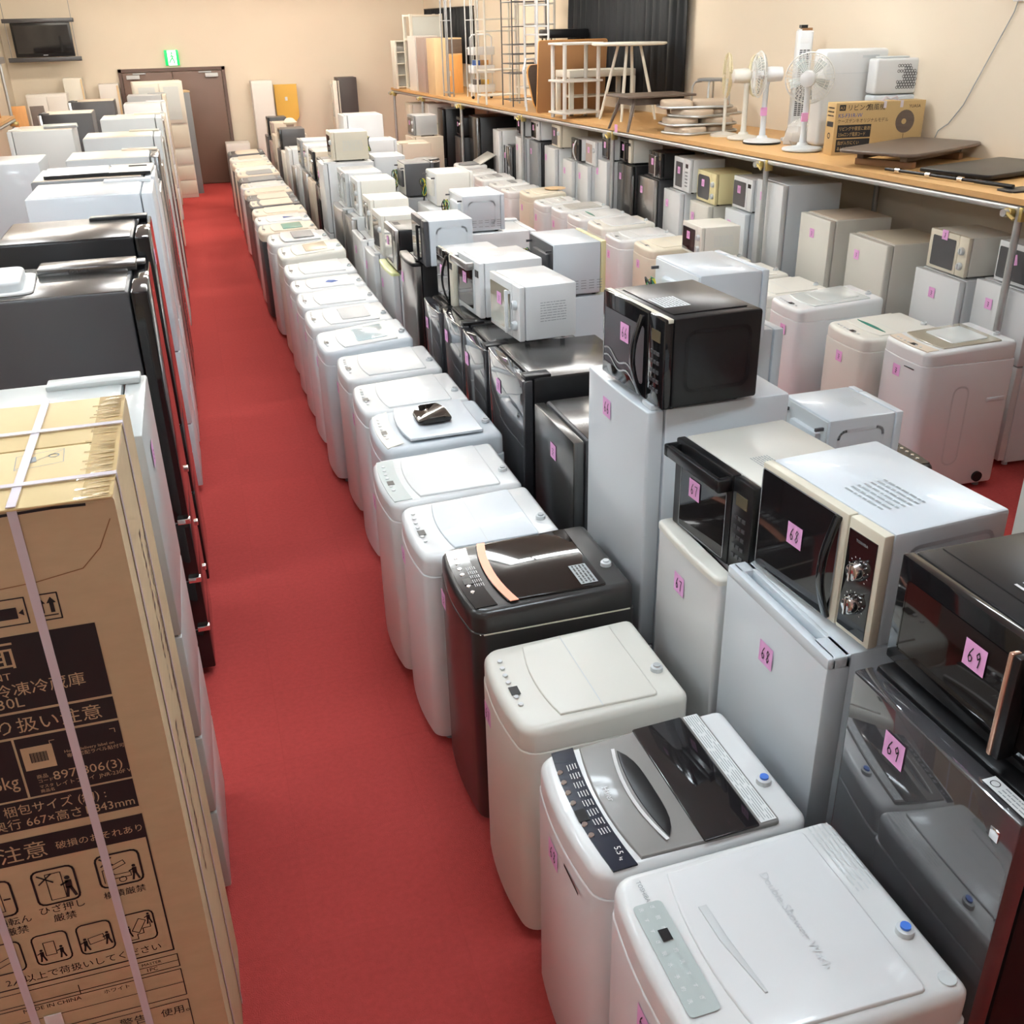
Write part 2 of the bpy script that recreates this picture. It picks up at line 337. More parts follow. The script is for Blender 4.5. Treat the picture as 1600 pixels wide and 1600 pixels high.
def fridge(label, fx, y0, y1, h, d=.55, face='L', yaw=0., body='white', door=None, top=None, splits=(.42,), num='~', group=None, z0=0., gap=.008, handle=None, hinge=True, t=.05,
           notex=-.18, notez=None, cat='refrigerator', logo=None, cover=None, bulge=0., edge=None, cord=False, feet=True, doortop=None):
    w = abs(y1-y0)-.012; door = door or body; hh = h-z0
    o = base('refrigerator', label, cat, fx, y0, y1, z0, d, face, yaw, group)
    b = .012
    mb = MB().box(-w/2, w/2, -d/2+t+.006, d/2, .03, hh, body, b)
    mb.build('cabinet', o)
    if top: MB().box(-w/2+.012, w/2-.012, -d/2+t+.02, d/2-.012, hh-.002, hh+.003, top, .002).build('top_panel', o)
    zs = [.05] + [s*hh for s in splits] + [hh - (.004 if handle != 'flush' else .0)]
    for i, (a, c) in enumerate(zip(zs, zs[1:])):
        a2 = a + (gap if i else 0)
        dm = MB(); tt = (i == len(zs)-2)
        if bulge:
            dm.slab([(x, y) for x, y in plan(w, t, .012, .004, bulge)], a2, c, door, rt=.006, rb=.004)
            dm.warp(lambda q: Vector((q.x, q.y-d/2+t/2, q.z)))
        elif handle == 'trough' and tt:
            dm.box(-w/2, w/2, -d/2, -d/2+t+.012, a2, c-.03, door, .006)
            dm.box(-w/2, w/2, -d/2, -d/2+.03, c-.04, c, door, .008); dm.box(-w/2, w/2, -d/2+t-.006, -d/2+t+.012, c-.04, c, door, .004)
            dm.box(-w/2, -w/2+.06, -d/2+.012, -d/2+t+.012, c-.04, c, door, .006); dm.box(w/2-.10, w/2, -d/2+.012, -d/2+t+.012, c-.04, c, door, .006)
        else:
            dm.box(-w/2, w/2, -d/2, -d/2+t, a2, c, door, .007)
        if edge: dm.box(w/2-.006, w/2+.002, -d/2-.003, -d/2+t, a2+.004, c-.004, edge, .001); dm.box(-w/2-.002, -w/2+.006, -d/2-.003, -d/2+t, a2+.004, c-.004, edge, .001)
        do = dm.build('door', o)
        if doortop and tt: MB().slab(plan(w+.004, t+.014, .02, .004, bulge), c-.006, c+.02, doortop, rt=.012).warp(lambda q: Vector((q.x, q.y-d/2+t/2, q.z))).build('door_top_cap', do)
        if handle == 'bar' and i:
            MB().box(-w/2+.03, w/2-.03, -d/2-.022, -d/2+.004, a2+.004, a2+.03, 'steel', .006).build('handle', do)
        if handle == 'corner' and i:
            for q in (-1, 1): MB().box(q*w/2-.016, q*w/2+.016, -d/2-.006, -d/2+.05, a2-.004, a2+.022, 'chrome', .003).build('handle_end', do)
        if handle == 'grip':
            MB().box(-w/2+.02, -w/2+.045, -d/2-.002, -d/2+.006, max(a2, c-.32), c-.06, 'mgrey', .004).build('handle', do)
        if i: MB().box(-w/2+.01, w/2-.01, -d/2+.012, -d/2+t, a2-gap-.001, a2+.001, 'mgrey').build('door_gasket', do)
    if hinge and handle != 'trough':
        cvm = cover or body; L_ = .15 if face == 'L' else .30
        MB().box(w/2-.09, w/2-.012, -d/2+.016, -d/2+L_, hh-.004, hh+.016, cvm, .006).build('hinge_cover', o)
    if feet:
        for sx in (-1, 1): MB().lathe([(.02, 0), (.02, .035)], 'lgrey' if body not in ('black', 'dgrey', 'gloss') else 'black', (sx*(w/2-.05), -d/2+.1, 0), 10).build('foot', o)
        MB().box(-w/2+.03, w/2-.03, d/2-.12, d/2-.04, 0, .035, 'mgrey').build('roller', o)
    if logo:
        lm = MB(); lm.text(logo, .018, lambda u, v: Vector((w*.30+u, -d/2-.001, hh-.09+v)), 'inkg', 'CENTER'); lm.build('logo', o)
    if num: note(o, notex*w, (notez or hh-.14), -d/2-bulge-.002, num)
    if cord: power_cord(o, (-w/2+.05, d/2+.02, hh-.1), 5, .2)
    return o

def microwave(label, fx, y0, y1, z1, z0, d=.36, face='L', yaw=0., body='white', frontm=None, window='glass', ctrl=None, handle='none', knobs=2, num='~', group=None, back=False, cord=False,
              side_panel=False, topprint=None, sideprint=None, rim=None, handlem='lgrey', wx=(-.46, .20), wz=(.14, .86), notex=-.15, notez=None, logo=None, name='microwave_oven', cat='microwave', vents=None, display=True, keypad=False, roundwin=False, tilt=0., toff=0.):
    w = abs(y1-y0)-.01; h = z1-z0; frontm = frontm or body; ctrl = ctrl or frontm
    o = base(name, label, cat, fx, y0, y1, z0, d, face, yaw, group)
    zb = .014; t = .035
    mb = MB().box(-w/2, w/2, -d/2+t, d/2, zb, h, body, .010)
    if side_panel:
        for sx in (-1, 1):
            rr = rrect(-d/2+t+.05, d/2-.045, zb+.055, h-.05, .03, 4)
            mb.stroke(rr, .012, lambda u, v: Vector((sx*(w/2+.0015), u, v)), side_panel if isinstance(side_panel, str) else body, closed=True)
    if vents:
        for i in range(4):
            for j in range(5):
                for sx in (-1, 1):
                    y = d/2-.09-j*.052; z = zb+.035+i*.016
                    mb.poly([Vector((sx*(w/2+.001), y+a, z+b)) for a, b in ((-.017, -.002), (.017, -.002), (.017, .002), (-.017, .002))], vents)
    mb.build('body', o)
    cw = w*(.5-wx[1]-.04)
    xs = w*wx[1]+.025
    dm = MB().box(-w/2, xs, -d/2, -d/2+t-.002, zb, h, frontm, .006)
    if rim: dm.box(-w/2-.001, xs, -d/2+.012, -d/2+t-.004, h-.012, h+.001, rim, .001)
    do = dm.build('door', o)
    if window:
        if roundwin: wp = rrect(w*wx[0]+.01, w*wx[1], h*wz[0], h*wz[1], .035, 5)
        else: wp = rrect(w*wx[0], w*wx[1], h*wz[0], h*wz[1], .008, 2)
        wm = MB(); wm.poly([Vector((u, -d/2-.0015, v)) for u, v in wp], window)
        wm.stroke(wp, .004, front(-d/2-.0022), 'mgrey' if window == 'glass' else window, closed=True); wm.build('window', do)
    if handle == 'bow':
        ou = [(-d/2-.036*math.sin(math.pi*i/12)-.010, h*.07+h*.88*i/12) for i in range(13)]; inn = [(-d/2-.036*math.sin(math.pi*i/12)+.004, h*.07+h*.88*i/12) for i in range(13)]
        MB().slab(ou[::-1] + inn, xs-.045, xs-.022, handlem, .003, .003).warp(lambda c: Vector((c.z, c.x, c.y))).build('handle', do)
    elif handle == 'bar':
        MB().box(xs-.035, xs-.012, -d/2-.032, -d/2-.014, h*.12, h*.88, handlem, .006).box(xs-.03, xs-.017, -d/2-.016, -d/2, h*.14, h*.19, handlem).box(xs-.03, xs-.017, -d/2-.016, -d/2, h*.81, h*.86, handlem).build('handle', do)
    elif handle == 'top':
        MB().box(-w/2+.005, xs+.0, -d/2-.05, -d/2-.028, h-.055, h-.012, handlem, .008).box(-w/2+.005, -w/2+.035, -d/2-.05, -d/2+.004, h-.055, h-.012, handlem, .006).box(xs-.03, xs, -d/2-.05, -d/2+.004, h-.055, h-.012, handlem, .006).build('handle', do)
    pm = MB().box(xs+.003, w/2, -d/2+.001, -d/2+t-.002, zb, h, ctrl, .006)
    if rim: pm.box(xs+.002, w/2+.001, -d/2+.012, -d/2+t-.004, h-.012, h+.001, rim, .001)
    po = pm.build('control_panel', o); xc = (xs+w/2)/2
    if keypad:
        for i in range(5):
            for j in (-1, 0, 1): MB().box(xc-.011+j*.022, xc+.005+j*.022, -d/2-.002, -d/2+.002, h*.2+i*h*.10, h*.2+i*h*.10+.012, 'mgrey' if ctrl not in ('black', 'gloss') else 'dgrey').build('key', po)
    rx = Matrix.Rotation(R(90), 3, 'X')
    for i in range(knobs):
        z = h*(.66 if i == 0 else .30)
        km = MB().lathe([(.026, 0), (.026, .012), (.021, .022), (.019, .023)], 'chrome' if ctrl in ('gloss', 'black') else 'lgrey', (xc, -d/2+.001, z), 20, rx)
        km.box(xc-.004, xc+.004, -d/2-.026, -d/2-.02, z-.018, z+.018, 'grey'); km.build('knob', po)
    if display and not knobs: MB().box(xc-.03, xc+.03, -d/2-.001, -d/2+.003, h*.74, h*.86, 'lcd' if ctrl in ('black', 'gloss') else 'black').build('display', po)
    for sx in (-1, 1):
        for sy in (-1, 1): MB().lathe([(.014, 0), (.016, .016)], 'black', (sx*(w/2-.05), sy*(d/2-.06), 0), 8).build('foot', o)
    if back:
        bk = back if isinstance(back, str) else 'lgrey'
        MB().box(-w/2+.012, w/2-.012, d/2-.004, d/2+.004, zb+.01, h-.01, bk, .002).box(-w*.36, w*.22, d/2, d/2+.03, h*.30, h*.80, body if bk != 'dgrey' else 'dgrey', .012).build('back_panel', o)
        MB().box(-w/2+.03, -w/2+.04, d/2+.004, d/2+.04, h*.84, h*.88, 'dgrey').box(w/2-.05, w/2-.04, d/2+.004, d/2+.04, h*.84, h*.88, 'dgrey').build('spacer', o)
    if cord: power_cord(o, (-w/2+.08 if face == 'L' else w/2-.06, d/2+.035, h*.72), int(z1*1000+y0*100), h*.5)
    if topprint:
        tp = MB(); x0, x1, a, b = topprint[:4]; tm = topprint[4]
        if len(topprint) > 5: tp.poly([Vector((u, v, h+toff+.0008)) for u, v in ((x0, a), (x1, a), (x1, b), (x0, b))], topprint[5])
        fineprint(tp, x0+.005, x1-.005, a+.005, b-.005, 7, topf(h+toff+.0016), tm, 3); tp.build('rating_label', o)
    if sideprint:
        tp = MB(); fineprint(tp, -d/2+.12, d/2-.06, h*.35, h*.72, 8, lambda u, v: Vector((w/2+.0012, u, v)), sideprint, 4, .25); tp.build('rating_label', o)
    if logo: MB().text(logo, .012, lambda u, v: Vector((xc+u, -d/2-.002, h*.9+v)), 'inkg', 'CENTER').build('logo', po)
    if num: note(o, notex*w, notez or h*.62, -d/2-.003, num, .066, tilt)
    return o

# ------------------------------------------------------------------ the room
SL = -.0725; AY = math.degrees(math.atan(-SL))      # the wooden shelf and the wall behind it run slightly off the aisle
def shelf_x(y): return 4.69 + (y-7.96)*SL
def wall_x(y): return 6.01 + (y-7)*SL
YB, YF, XL = -3.5, 22.0, -2.98
struct(MB().poly([(XL, YB, 0), (wall_x(YB)+.1, YB, 0), (wall_x(YF)+.1, YF, 0), (XL, YF, 0)], 'carpet').build('floor'))
_nt = M['carpet'].node_tree; _b = _nt.nodes['Principled BSDF']; _src = _b.inputs['Base Color'].links[0].from_socket     # faint tile to tile variation
_tco = _nt.nodes.new('ShaderNodeTexCoord'); _br = _nt.nodes.new('ShaderNodeTexBrick'); _br.inputs['Scale'].default_value = 1; _br.inputs['Brick Width'].default_value = .5; _br.inputs['Row Height'].default_value = .5
_br.offset = 0; _br.inputs['Mortar Size'].default_value = .003; _br.inputs['Color1'].default_value = (1, 1, 1, 1); _br.inputs['Color2'].default_value = (.95, .945, .945, 1); _br.inputs['Mortar'].default_value = (.93, .92, .92, 1)
_mx = _nt.nodes.new('ShaderNodeMix'); _mx.data_type = 'RGBA'; _mx.blend_type = 'MULTIPLY'; _mx.inputs['Factor'].default_value = 1
_nt.links.new(_tco.outputs['Object'], _br.inputs['Vector']); _nt.links.new(_src, _mx.inputs['A']); _nt.links.new(_br.outputs['Color'], _mx.inputs['B']); _nt.links.new(_mx.outputs['Result'], _b.inputs['Base Color'])
struct(MB().poly([(XL, YB, CEIL), (XL, YF, CEIL), (wall_x(YF), YF, CEIL), (wall_x(YB), YB, CEIL)], 'ceil').build('ceiling'))
struct(MB().box(XL-.12, wall_x(YF)+.3, YF, YF+.12, 0, CEIL, 'wall').build('wall_far'))
struct(MB().box(XL-.12, wall_x(YB)+.3, YB-.12, YB, 0, CEIL, 'wall').build('wall_back'))
struct(MB().box(XL-.12, XL, YB, YF, 0, CEIL, 'wall').build('wall_left'))
struct(MB().poly([(wall_x(YB), YB, 0), (wall_x(YB), YB, CEIL), (wall_x(YF), YF, CEIL), (wall_x(YF), YF, 0)], 'wall').poly([(wall_x(YB)+.12, YB, 0), (wall_x(YF)+.12, YF, 0), (wall_x(YF)+.12, YF, CEIL), (wall_x(YB)+.12, YB, CEIL)], 'wall').build('wall_right'))
for i, (nx0, nx1) in enumerate(((-1.02, -.10), (-.10, .83))):
    dr = struct(MB().box(nx0+.006, nx1-.006, YF-.055, YF-.004, .012, 2.09, 'doorb', .004).build('door_%d' % (i+1)))
    cx = nx0+.2 if i == 0 else nx1-.2; s = 1 if i == 0 else -1
    MB().box(cx-.12, cx+.12, YF-.12, YF-.056, 1.98, 2.05, 'lgrey', .008).box(min(cx, cx+s*.24), max(cx, cx+s*.24), YF-.09, YF-.056, 2.06, 2.085, 'grey', .003).build('door_closer', dr)
    hx = nx1-.08 if i == 0 else nx0+.08
    MB().box(hx-.025, hx+.025, YF-.064, YF-.056, .92, 1.08, 'steel').box(hx-.01, hx+.01, YF-.1, YF-.06, 1.0, 1.02, 'steel').build('door_handle', dr)
struct(MB().box(-1.08, -1.02, YF-.07, YF, 0, 2.16, 'doorf').box(.83, .89, YF-.07, YF, 0, 2.16, 'doorf').box(-1.08, .89, YF-.07, YF, 2.1, 2.16, 'doorf').build('trim_1'))
struct(MB().box(XL, XL+.012, YB, YF, 0, .07, 'doorf').build('baseboard_left'))
struct(MB().box(.89, wall_x(YF), YF-.012, YF, 0, .07, 'doorf').box(XL, -1.08, YF-.012, YF, 0, .07, 'doorf').build('baseboard_far'))

# ceiling lights, all out of view; the two nearest rows are added fill
k = 0
for ly, xs, lc, wt in LIGHT_ROWS:
    for lx in xs:
        t = thing('ceiling_light', 'unseen twin tube ceiling fixture, %s of its kind counted from the camera end' % ORD[k], 'ceiling light', (lx, ly, CEIL), 0, 'ceiling fixtures over the sales floor'); k += 1
        tm_ = mat('lit tube %.0f' % (ly*10), (.9, .9, .9), .4, emit=(*lc, wt))
        MB().box(-.63, .63, -.11, .11, -.045, 0, 'white', .01).build('housing', t)
        for s in (-1, 1): MB().tube([(-.61, s*.085, -.10), (.61, s*.085, -.10)], .028, tm_, 8).box(-.625, -.605, s*.085-.02, s*.085+.02, -.12, -.04, 'white').box(.605, .625, s*.085-.02, s*.085+.02, -.12, -.04, 'white').build('tube', t)

# exit sign over the doors
t = thing('exit_sign', 'lit green and white exit sign over the brown double doors', 'exit sign', (-.06, YF, 2.2))
MB().box(-.13, .13, -.06, 0, 0, .27, 'exitg', .01).build('housing', t)
mb = MB().poly([(-.075, -.061, .0), (.085, -.061, .0), (.085, -.061, .265), (-.075, -.061, .265)], 'exitw')
ft = front(-.063)
mb.stroke([(.0, .19), (.01, .13), (-.03, .09), (-.05, .05)], .018, ft, 'exitg'); mb.stroke([(.01, .13), (.035, .08), (.03, .04)], .018, ft, 'exitg')
mb.stroke([(-.03, .15), (.0, .17), (.035, .15)], .014, ft, 'exitg'); mb.poly([ft(.005+.016*math.cos(a*.7), .215+.016*math.sin(a*.7)) for a in range(9)], 'exitg')
mb.build('panel', t)

# ------------------------------------------------------------------ washing machines along the red aisle
GA = 'washing machines in the row along the red aisle'
def lab(desc, n): return '%s, %s washer up the red aisle' % (desc, ORD[n])
# 1 the big white one with DOUBLE SHOWER lettering
o, H, w, d, zf, top = washer('big white washing machine lettered Double Shower Wash, blue tap cap, grey green panel, note 69', .71, 1.09, 1.645, .955, .61, lid='white', cap='blue', num='69', notex=.02, group=GA, style='tosh', rise=.012)
yo = -d/2
MB().poly([top(*q, .004) for q in rrect(-w*.30, w*.26, yo+.012, yo+.085, .012, 3)], 'panelg').build('panel_window', o)
mb = MB(); Z = lambda u, v: top(u, v, .006)
rnd = random.Random(3)
for i in range(9):
    for j in range(2):
        x = -w*.27+i*w*.058; mb.text('洗すすぎ脱水予約'[(i+j*3) % 8], .012, lambda u, v: Z(x+u, yo+.025+j*.028+v), 'inkw', 'CENTER')
mb.build('lettering', o)
MB().box(-.016, .016, -.012, .012, 0, .0015, 'black').build('display', o, loc=tuple(top(-w*.12, yo+.052, .006)))
mb = MB(); mb.text('TOSHIBA', .016, lambda u, v: Z(-w*.42+u, yo+.05+v), 'inkg'); mb.build('logo', o)
mb = MB(); mb.text('Double Shower Wash', .030, lambda u, v: top(-w*.28+u, yo+.335+v, .0102), 'plum', sx=1.05); mb.build('lid_lettering', o)
mb = MB(); mb.lathe([(.016, 0), (.015, .003)], 'lgrey', tuple(top(w*.40, yo+.055, .002)), 16); mb.lathe([(.02, 0), (.019, .002)], 'lgrey', tuple(top(w*.42, d/2-.04, .001)), 20); mb.build('power_button', o)
mb = MB(); fineprint(mb, -w*.46, -w*.06, d/2-.085, d/2-.02, 5, lambda u, v: top(u, v, .003), 'lgrey', 4); mb.build('rating_label', o)
mb = MB().slab([(-w*.2, yo+.155), (-w*.02, yo+.158), (w*.26, yo+.185), (w*.26, yo+.192), (-w*.02, yo+.178), (-w*.2, yo+.175)], H+.006, H+.012, 'lgrey', .002); mb.warp(lambda c: Vector((c.x, c.y, c.z+zf(c.x, c.y)))); mb.build('lid_handle', o)
MB().box(w/2-.0, w/2+.002, .14, .155, H-.09, H-.06, 'black').build('hose_hook', o)
# 2 the one with a taupe and smoked lid
o, H, w, d, zf, top = washer('white washing machine with taupe handle strip, dark glass lid and navy panel, note 68', .70, 1.665, 2.17, .93, .59, lid='taupe', panel='navy', window='glass', cap='blue', num='68', notex=-.06, group=GA, style='haier', rise=.03)
yo = -d/2
mb = MB(); hp = [(x*w*.36+.01, yo+.215+.034*(1-x**4)) for x in [i/6-1 for i in range(13)]]; hq = [(x*w*.36+.01, yo+.215-.020*(1-x*x)) for x in [1-i/6 for i in range(1, 12)]]
mb.slab((hp[::-1]+hq[::-1]), H+.0085, H+.012, 'black', .002); mb.stroke([(x*w*.37+.01, yo+.205-.026*(1-x*x)) for x in [i/6-1 for i in range(13)]], .010, topf(H+.0135), 'inkw')
mb.warp(lambda c: Vector((c.x, c.y, c.z+zf(c.x, c.y)))); mb.build('lid_handle', o)
mb = MB(); mb.text('Haier', .026, lambda u, v: top(-w*.09+u, yo+.118+v, .0110), 'inkw'); mb.build('logo', o)
mb = MB(); mb.text('5.5', .024, lambda u, v: top(w*.33+u, yo+.070+v, .005), 'inkw'); mb.text('kg', .012, lambda u, v: top(w*.405+u, yo+.070+v, .005), 'inkw')
for i in range(8): fineprint(mb, -w*.34+i*w*.075, -w*.29+i*w*.075, yo+.066, yo+.098, 4, lambda u, v: top(u, v-.02*(1-(2*u/w)**2)+.004, .005), 'inkw', i)
mb.build('lettering', o)
mb = MB(); mb.poly([top(*q, .010) for q in ((-w*.47, d/2-.137), (w*.46, d/2-.137), (w*.46, d/2-.092), (-w*.47, d/2-.092))], 'paper'); fineprint(mb, -w*.46, w*.45, d/2-.135, d/2-.094, 6, lambda u, v: top(u, v, .0106), 'inkg', 9); mb.build('caution_label', o)
mb = MB().poly([front(yo-.024)(u, v) for u, v in ((.05, H-.135), (.16, H-.135), (.16, H-.125), (.05, H-.125))], 'ink'); mb.build('front_label', o)
# 3 plain warm white
o, H, w, d, zf, top = washer('warm white washing machine with small square display, beside the copper-striped black one, note 67', .70, 2.275, 2.765, .905, .55, body='warm', deck='warm', lid='warm', num='67', notex=-.22, group=GA, style='plain', cap='grey')
# 4 black with the copper strip
o, H, w, d, zf, top = washer('black washing machine with glossy smoked lid and copper strip', .70, 2.83, 3.36, .985, .60, body='wblk', deck='wblk', lid='blackcopper', panel='gloss', num='~', group=GA, style='gl', cap='white', rise=.012, notex=-.3)
yo = -d/2
cur = [(x, yo+.140-.03*(1-(x/(w/2-.03))**2)) for x in [-w/2+.035+i*(w-.07)/10 for i in range(11)]]
mb = MB().slab(cur + [(x, y+.032) for x, y in cur[::-1]], H+.0075, H+.0105, 'copper', 0); mb.warp(lambda c: Vector((c.x, c.y, c.z+zf(c.x, c.y)))); mb.build('copper_strip', o)
mb = MB(); mb.poly([top(*q, .0098) for q in ((w*.13, d/2-.19), (w*.40, d/2-.19), (w*.40, d/2-.125), (w*.13, d/2-.125))], 'inkg'); fineprint(mb, w*.14, w*.39, d/2-.185, d/2-.13, 4, lambda u, v: top(u, v, .0104), 'black', 5, .5)
mb.build('caution_label', o)
mb = MB()
for i in range(5): fineprint(mb, -w*.13+i*w*.06, -w*.085+i*w*.06, yo+.062, yo+.10, 5, lambda u, v: top(u, v-.012, .0045), 'inkw', i)
mb.build('lettering', o)
mb = MB().stroke([(-w*.49, yo+.02), (0, yo-.022), (w*.49, yo+.02)], .003, topf(H-.088), 'champ').box(w/2-.003, w/2+.001, yo+.03, d/2-.02, H-.089, H-.085, 'champ'); mb.build('trim_line', o)
# the rest of the row
washer(lab('white washing machine with a folding lid and printed strip', 4), .645, 3.37, 3.89, .94, .58, lid='cool', deck='plastic', group=GA, style='plain', window=None, notex=-.25)
washer(lab('white washing machine with pale grey green panel', 5), .62, 3.90, 4.45, .935, .60, panel='panelg', group=GA, style='plain', lid='plastic', notex=-.3)
washer(lab('pale blue humped washing machine with small oval chrome window', 6), .70, 4.47, 5.02, .99, .60, body='cool', deck='cool', lid='cool', window='blackcopper', panel='warm', hump=.04, group=GA, style='pod', num=None)
rows = [
    ('white washing machine with grey lid mark', 7, .70, 5.05, 5.58, .945, dict(style='plain')),
    ('white washing machine with flat double-fold lid', 8, .70, 5.69, 6.23, .93, dict(style='plain')),
    ('pale washing machine with large blue lid window', 9, .64, 6.25, 6.78, .975, dict(body='cool', deck='cool', window='lblue', rise=.05)),
    ('white washing machine with square grey display glass', 10, .64, 6.92, 7.47, .93, dict(window='grey', style='')),
    ('glossy white washing machine with bright top', 11, .64, 7.50, 8.03, .93, dict(style='plain', deck='white')),
    ('white washing machine with blue sticker on its lid', 12, .64, 8.05, 8.50, .93, dict(style='leaf', lid='white')),
    ('plain white washing machine with ridged lid', 13, .65, 8.60, 9.16, .93, dict(style='plain')),
    ('warm white washing machine with tan lid window', 14, .655, 9.25, 9.82, .985, dict(body='warm', deck='warm', lid='warm', window='tanwin', rise=.05)),
    ('white washing machine with small dark window', 15, .62, 9.98, 10.56, .965, dict(window='mgrey', hump=.02)),
    ('tan topped washing machine with green display', 16, .585, 10.72, 11.25, .93, dict(body='dgrey', deck='beige', lid='beige', window='green', style='')),
    ('white washing machine with blue printed triangle', 17, .585, 11.30, 11.81, .93, dict(deck='white', lid='white', style='tri')),
    ('black sided washing machine with beige top', 18, .60, 11.86, 12.37, .935, dict(body='dgrey', deck='beige', lid='beige')),
    ('tan topped black washing machine with light panel', 19, .60, 12.42, 12.93, .94, dict(body='dgrey', deck='dgrey', lid='beige', panel='beige')),
    ('black washing machine with tan lid', 20, .61, 12.98, 13.48, .93, dict(body='dgrey', deck='dgrey', lid='beige')),
    ('black washing machine with wide tan lid', 21, .615, 13.55, 14.05, .93, dict(body='dgrey', deck='beige', lid='beige')),
    ('white washing machine with tan control panel', 22, .60, 14.12, 14.62, .93, dict(panel='beige')),
    ('black washing machine under a gold trim', 23, .61, 14.70, 15.22, .93, dict(body='dgrey', deck='dgrey', lid='mgrey')),
    ('dark washing machine with tan front deck', 24, .62, 15.30, 15.82, .94, dict(body='dgrey', deck='beige', lid='mgrey')),
    ('cream washing machine with flat top', 25, .62, 15.9, 16.42, .93, dict(body='cream', deck='warm', lid='warm')),
    ('dark sided washing machine with cream lid', 26, .62, 16.6, 17.1, .93, dict(body='dgrey', deck='cream', lid='cream')),
    ('grey beige washing machine next to the black end one', 27, .615, 17.25, 17.8, .94, dict(body='warm', deck='warm', lid='beige')),
]
for desc, n, fx, y0, y1, h, kw in rows:
    washer(lab(desc, n), fx, y0, y1, h, .58, group=GA, notex=-.28, num='~' if n < 13 else None, **kw)
washer('black washing machine with tan lid at the far door end of the aisle row', .62, 17.95, 18.6, .95, .58, body='dgrey', deck='dgrey', lid='beige', group=GA, num=None)

# ------------------------------------------------------------------ fridges and microwaves behind that row
GF = 'refrigerators standing behind the aisle washing machines'; GM = 'microwave ovens on the middle row of refrigerators'
MB_ = microwave
o = fridge('glossy black two-door fridge with note 69 under the black gold-handled oven', 1.38, 1.14, 1.715, 1.35, .60, body='black', door='mirror', num='69', group=GF, notex=-.17, notez=1.24, t=.055, handle=None, hinge=False)
mb = MB().box(.12, .25, -.305, -.30, 1.26, 1.27, 'chrome'); mb.bm.free()
MB().box(.215, .24, -.304, -.299, 1.26, 1.29, 'chrome', .002).build('logo', o)
mb = MB().poly([(a, b, 1.3515) for a, b in ((.15, -.285), (.27, -.285), (.27, -.25), (.15, -.25))], 'paper'); fineprint(mb, .19, .265, -.282, -.253, 3, topf(1.352), 'inkg', 2); mb.stroke(arc(.17, -.2675, .01, 0, 330, 10), .002, topf(1.352), 'ink', True); mb.build('warning_label', o)
fridge('white two-door fridge with top trough handle and note 68, under the champagne-trimmed microwave', 1.39, 1.82, 2.375, 1.30, .58, body='cool', num='68', group=GF, handle='trough', notex=-.02, notez=1.13, t=.06, splits=(.45,))
fridge('white fridge with note 67 between the fridges noted 66 and 68', 1.38, 2.385, 2.845, 1.215, .56, body='white', door='plastic', num='67', group=GF, notex=-.05, notez=1.08, bulge=.01, splits=(.45,), doortop='warm', hinge=False)
fridge('tall bluish white two-door fridge with note 66 under a black microwave', 1.36, 2.92, 3.49, 1.60, .55, body='cool', num='66', group=GF, notex=-.11, notez=1.50, splits=(.40,), t=.06, bulge=.008, logo='ELSONIC')
fridge('dark steel fridge behind the black copper-striped washer', 1.37, 3.67, 4.21, 1.20, .55, body='dgrey', door='dsteel', top='dsteel', group=GF, splits=(.42,), num='~', notex=.02, hinge=False)
fridge('big black mirror-fronted fridge with flat dark top beside the dark steel one', 1.37, 4.37, 5.0, 1.25, .62, body='black', door='mirror', top='dsteel', group=GF, notex=-.1, bulge=.015, cover='black')
fridge('black mirror-fronted fridge beneath the white microwave with two side knobs', 1.375, 5.09, 5.57, 1.20, .56, body='black', door='mirror', top='dsteel', group=GF, bulge=.015, cover='black')
fridge('black mirror-fronted fridge beneath the microwave with the silver top handle', 1.375, 5.59, 6.07, 1.20, .56, body='black', door='mirror', top='dsteel', group=GF, bulge=.015, cover='black')
fridge('black mirror-fronted fridge beneath the black-doored microwave', 1.36, 6.09, 6.55, 1.16, .56, body='black', door='mirror', top='dsteel', group=GF, bulge=.015, cover='black')
fridge('tall black fridge with curved grey door top under a white microwave', 1.37, 6.86, 7.35, 1.30, .58, body='black', door='steel', group=GF, bulge=.02, num='~', cover='black', doortop='black')
fridge('slim white fridge with pale green curved door top', 1.38, 7.78, 8.36, 1.04, .52, body='white', door='white', doortop='lime', group=GF, bulge=.015, splits=(.6,), hinge=False)
fridge('small glossy white fridge next to the green-topped one', 1.39, 8.72, 9.2, 1.01, .52, group=GF, bulge=.012, splits=())
fridge('small white fridge with flat white top and one door, beside silver-fronted ones', 1.39, 9.32, 9.9, 1.02, .52, group=GF, splits=(), doortop='white')
fridge('silver fridge under the cream microwave with a window', 1.40, 9.96, 10.42, 1.11, .54, body='lgrey', door='steel', group=GF, num=None)
fridge('silver-fronted fridge under the microwave with the bow handle', 1.385, 10.47, 11.13, 1.125, .56, body='lgrey', door='steel', group=GF, bulge=.02, num=None)
fridge('tall white fridge carrying the cream square microwave', 1.35, 11.42, 11.9, 1.47, .56, body='white', group=GF, splits=(.5,), bulge=.01)
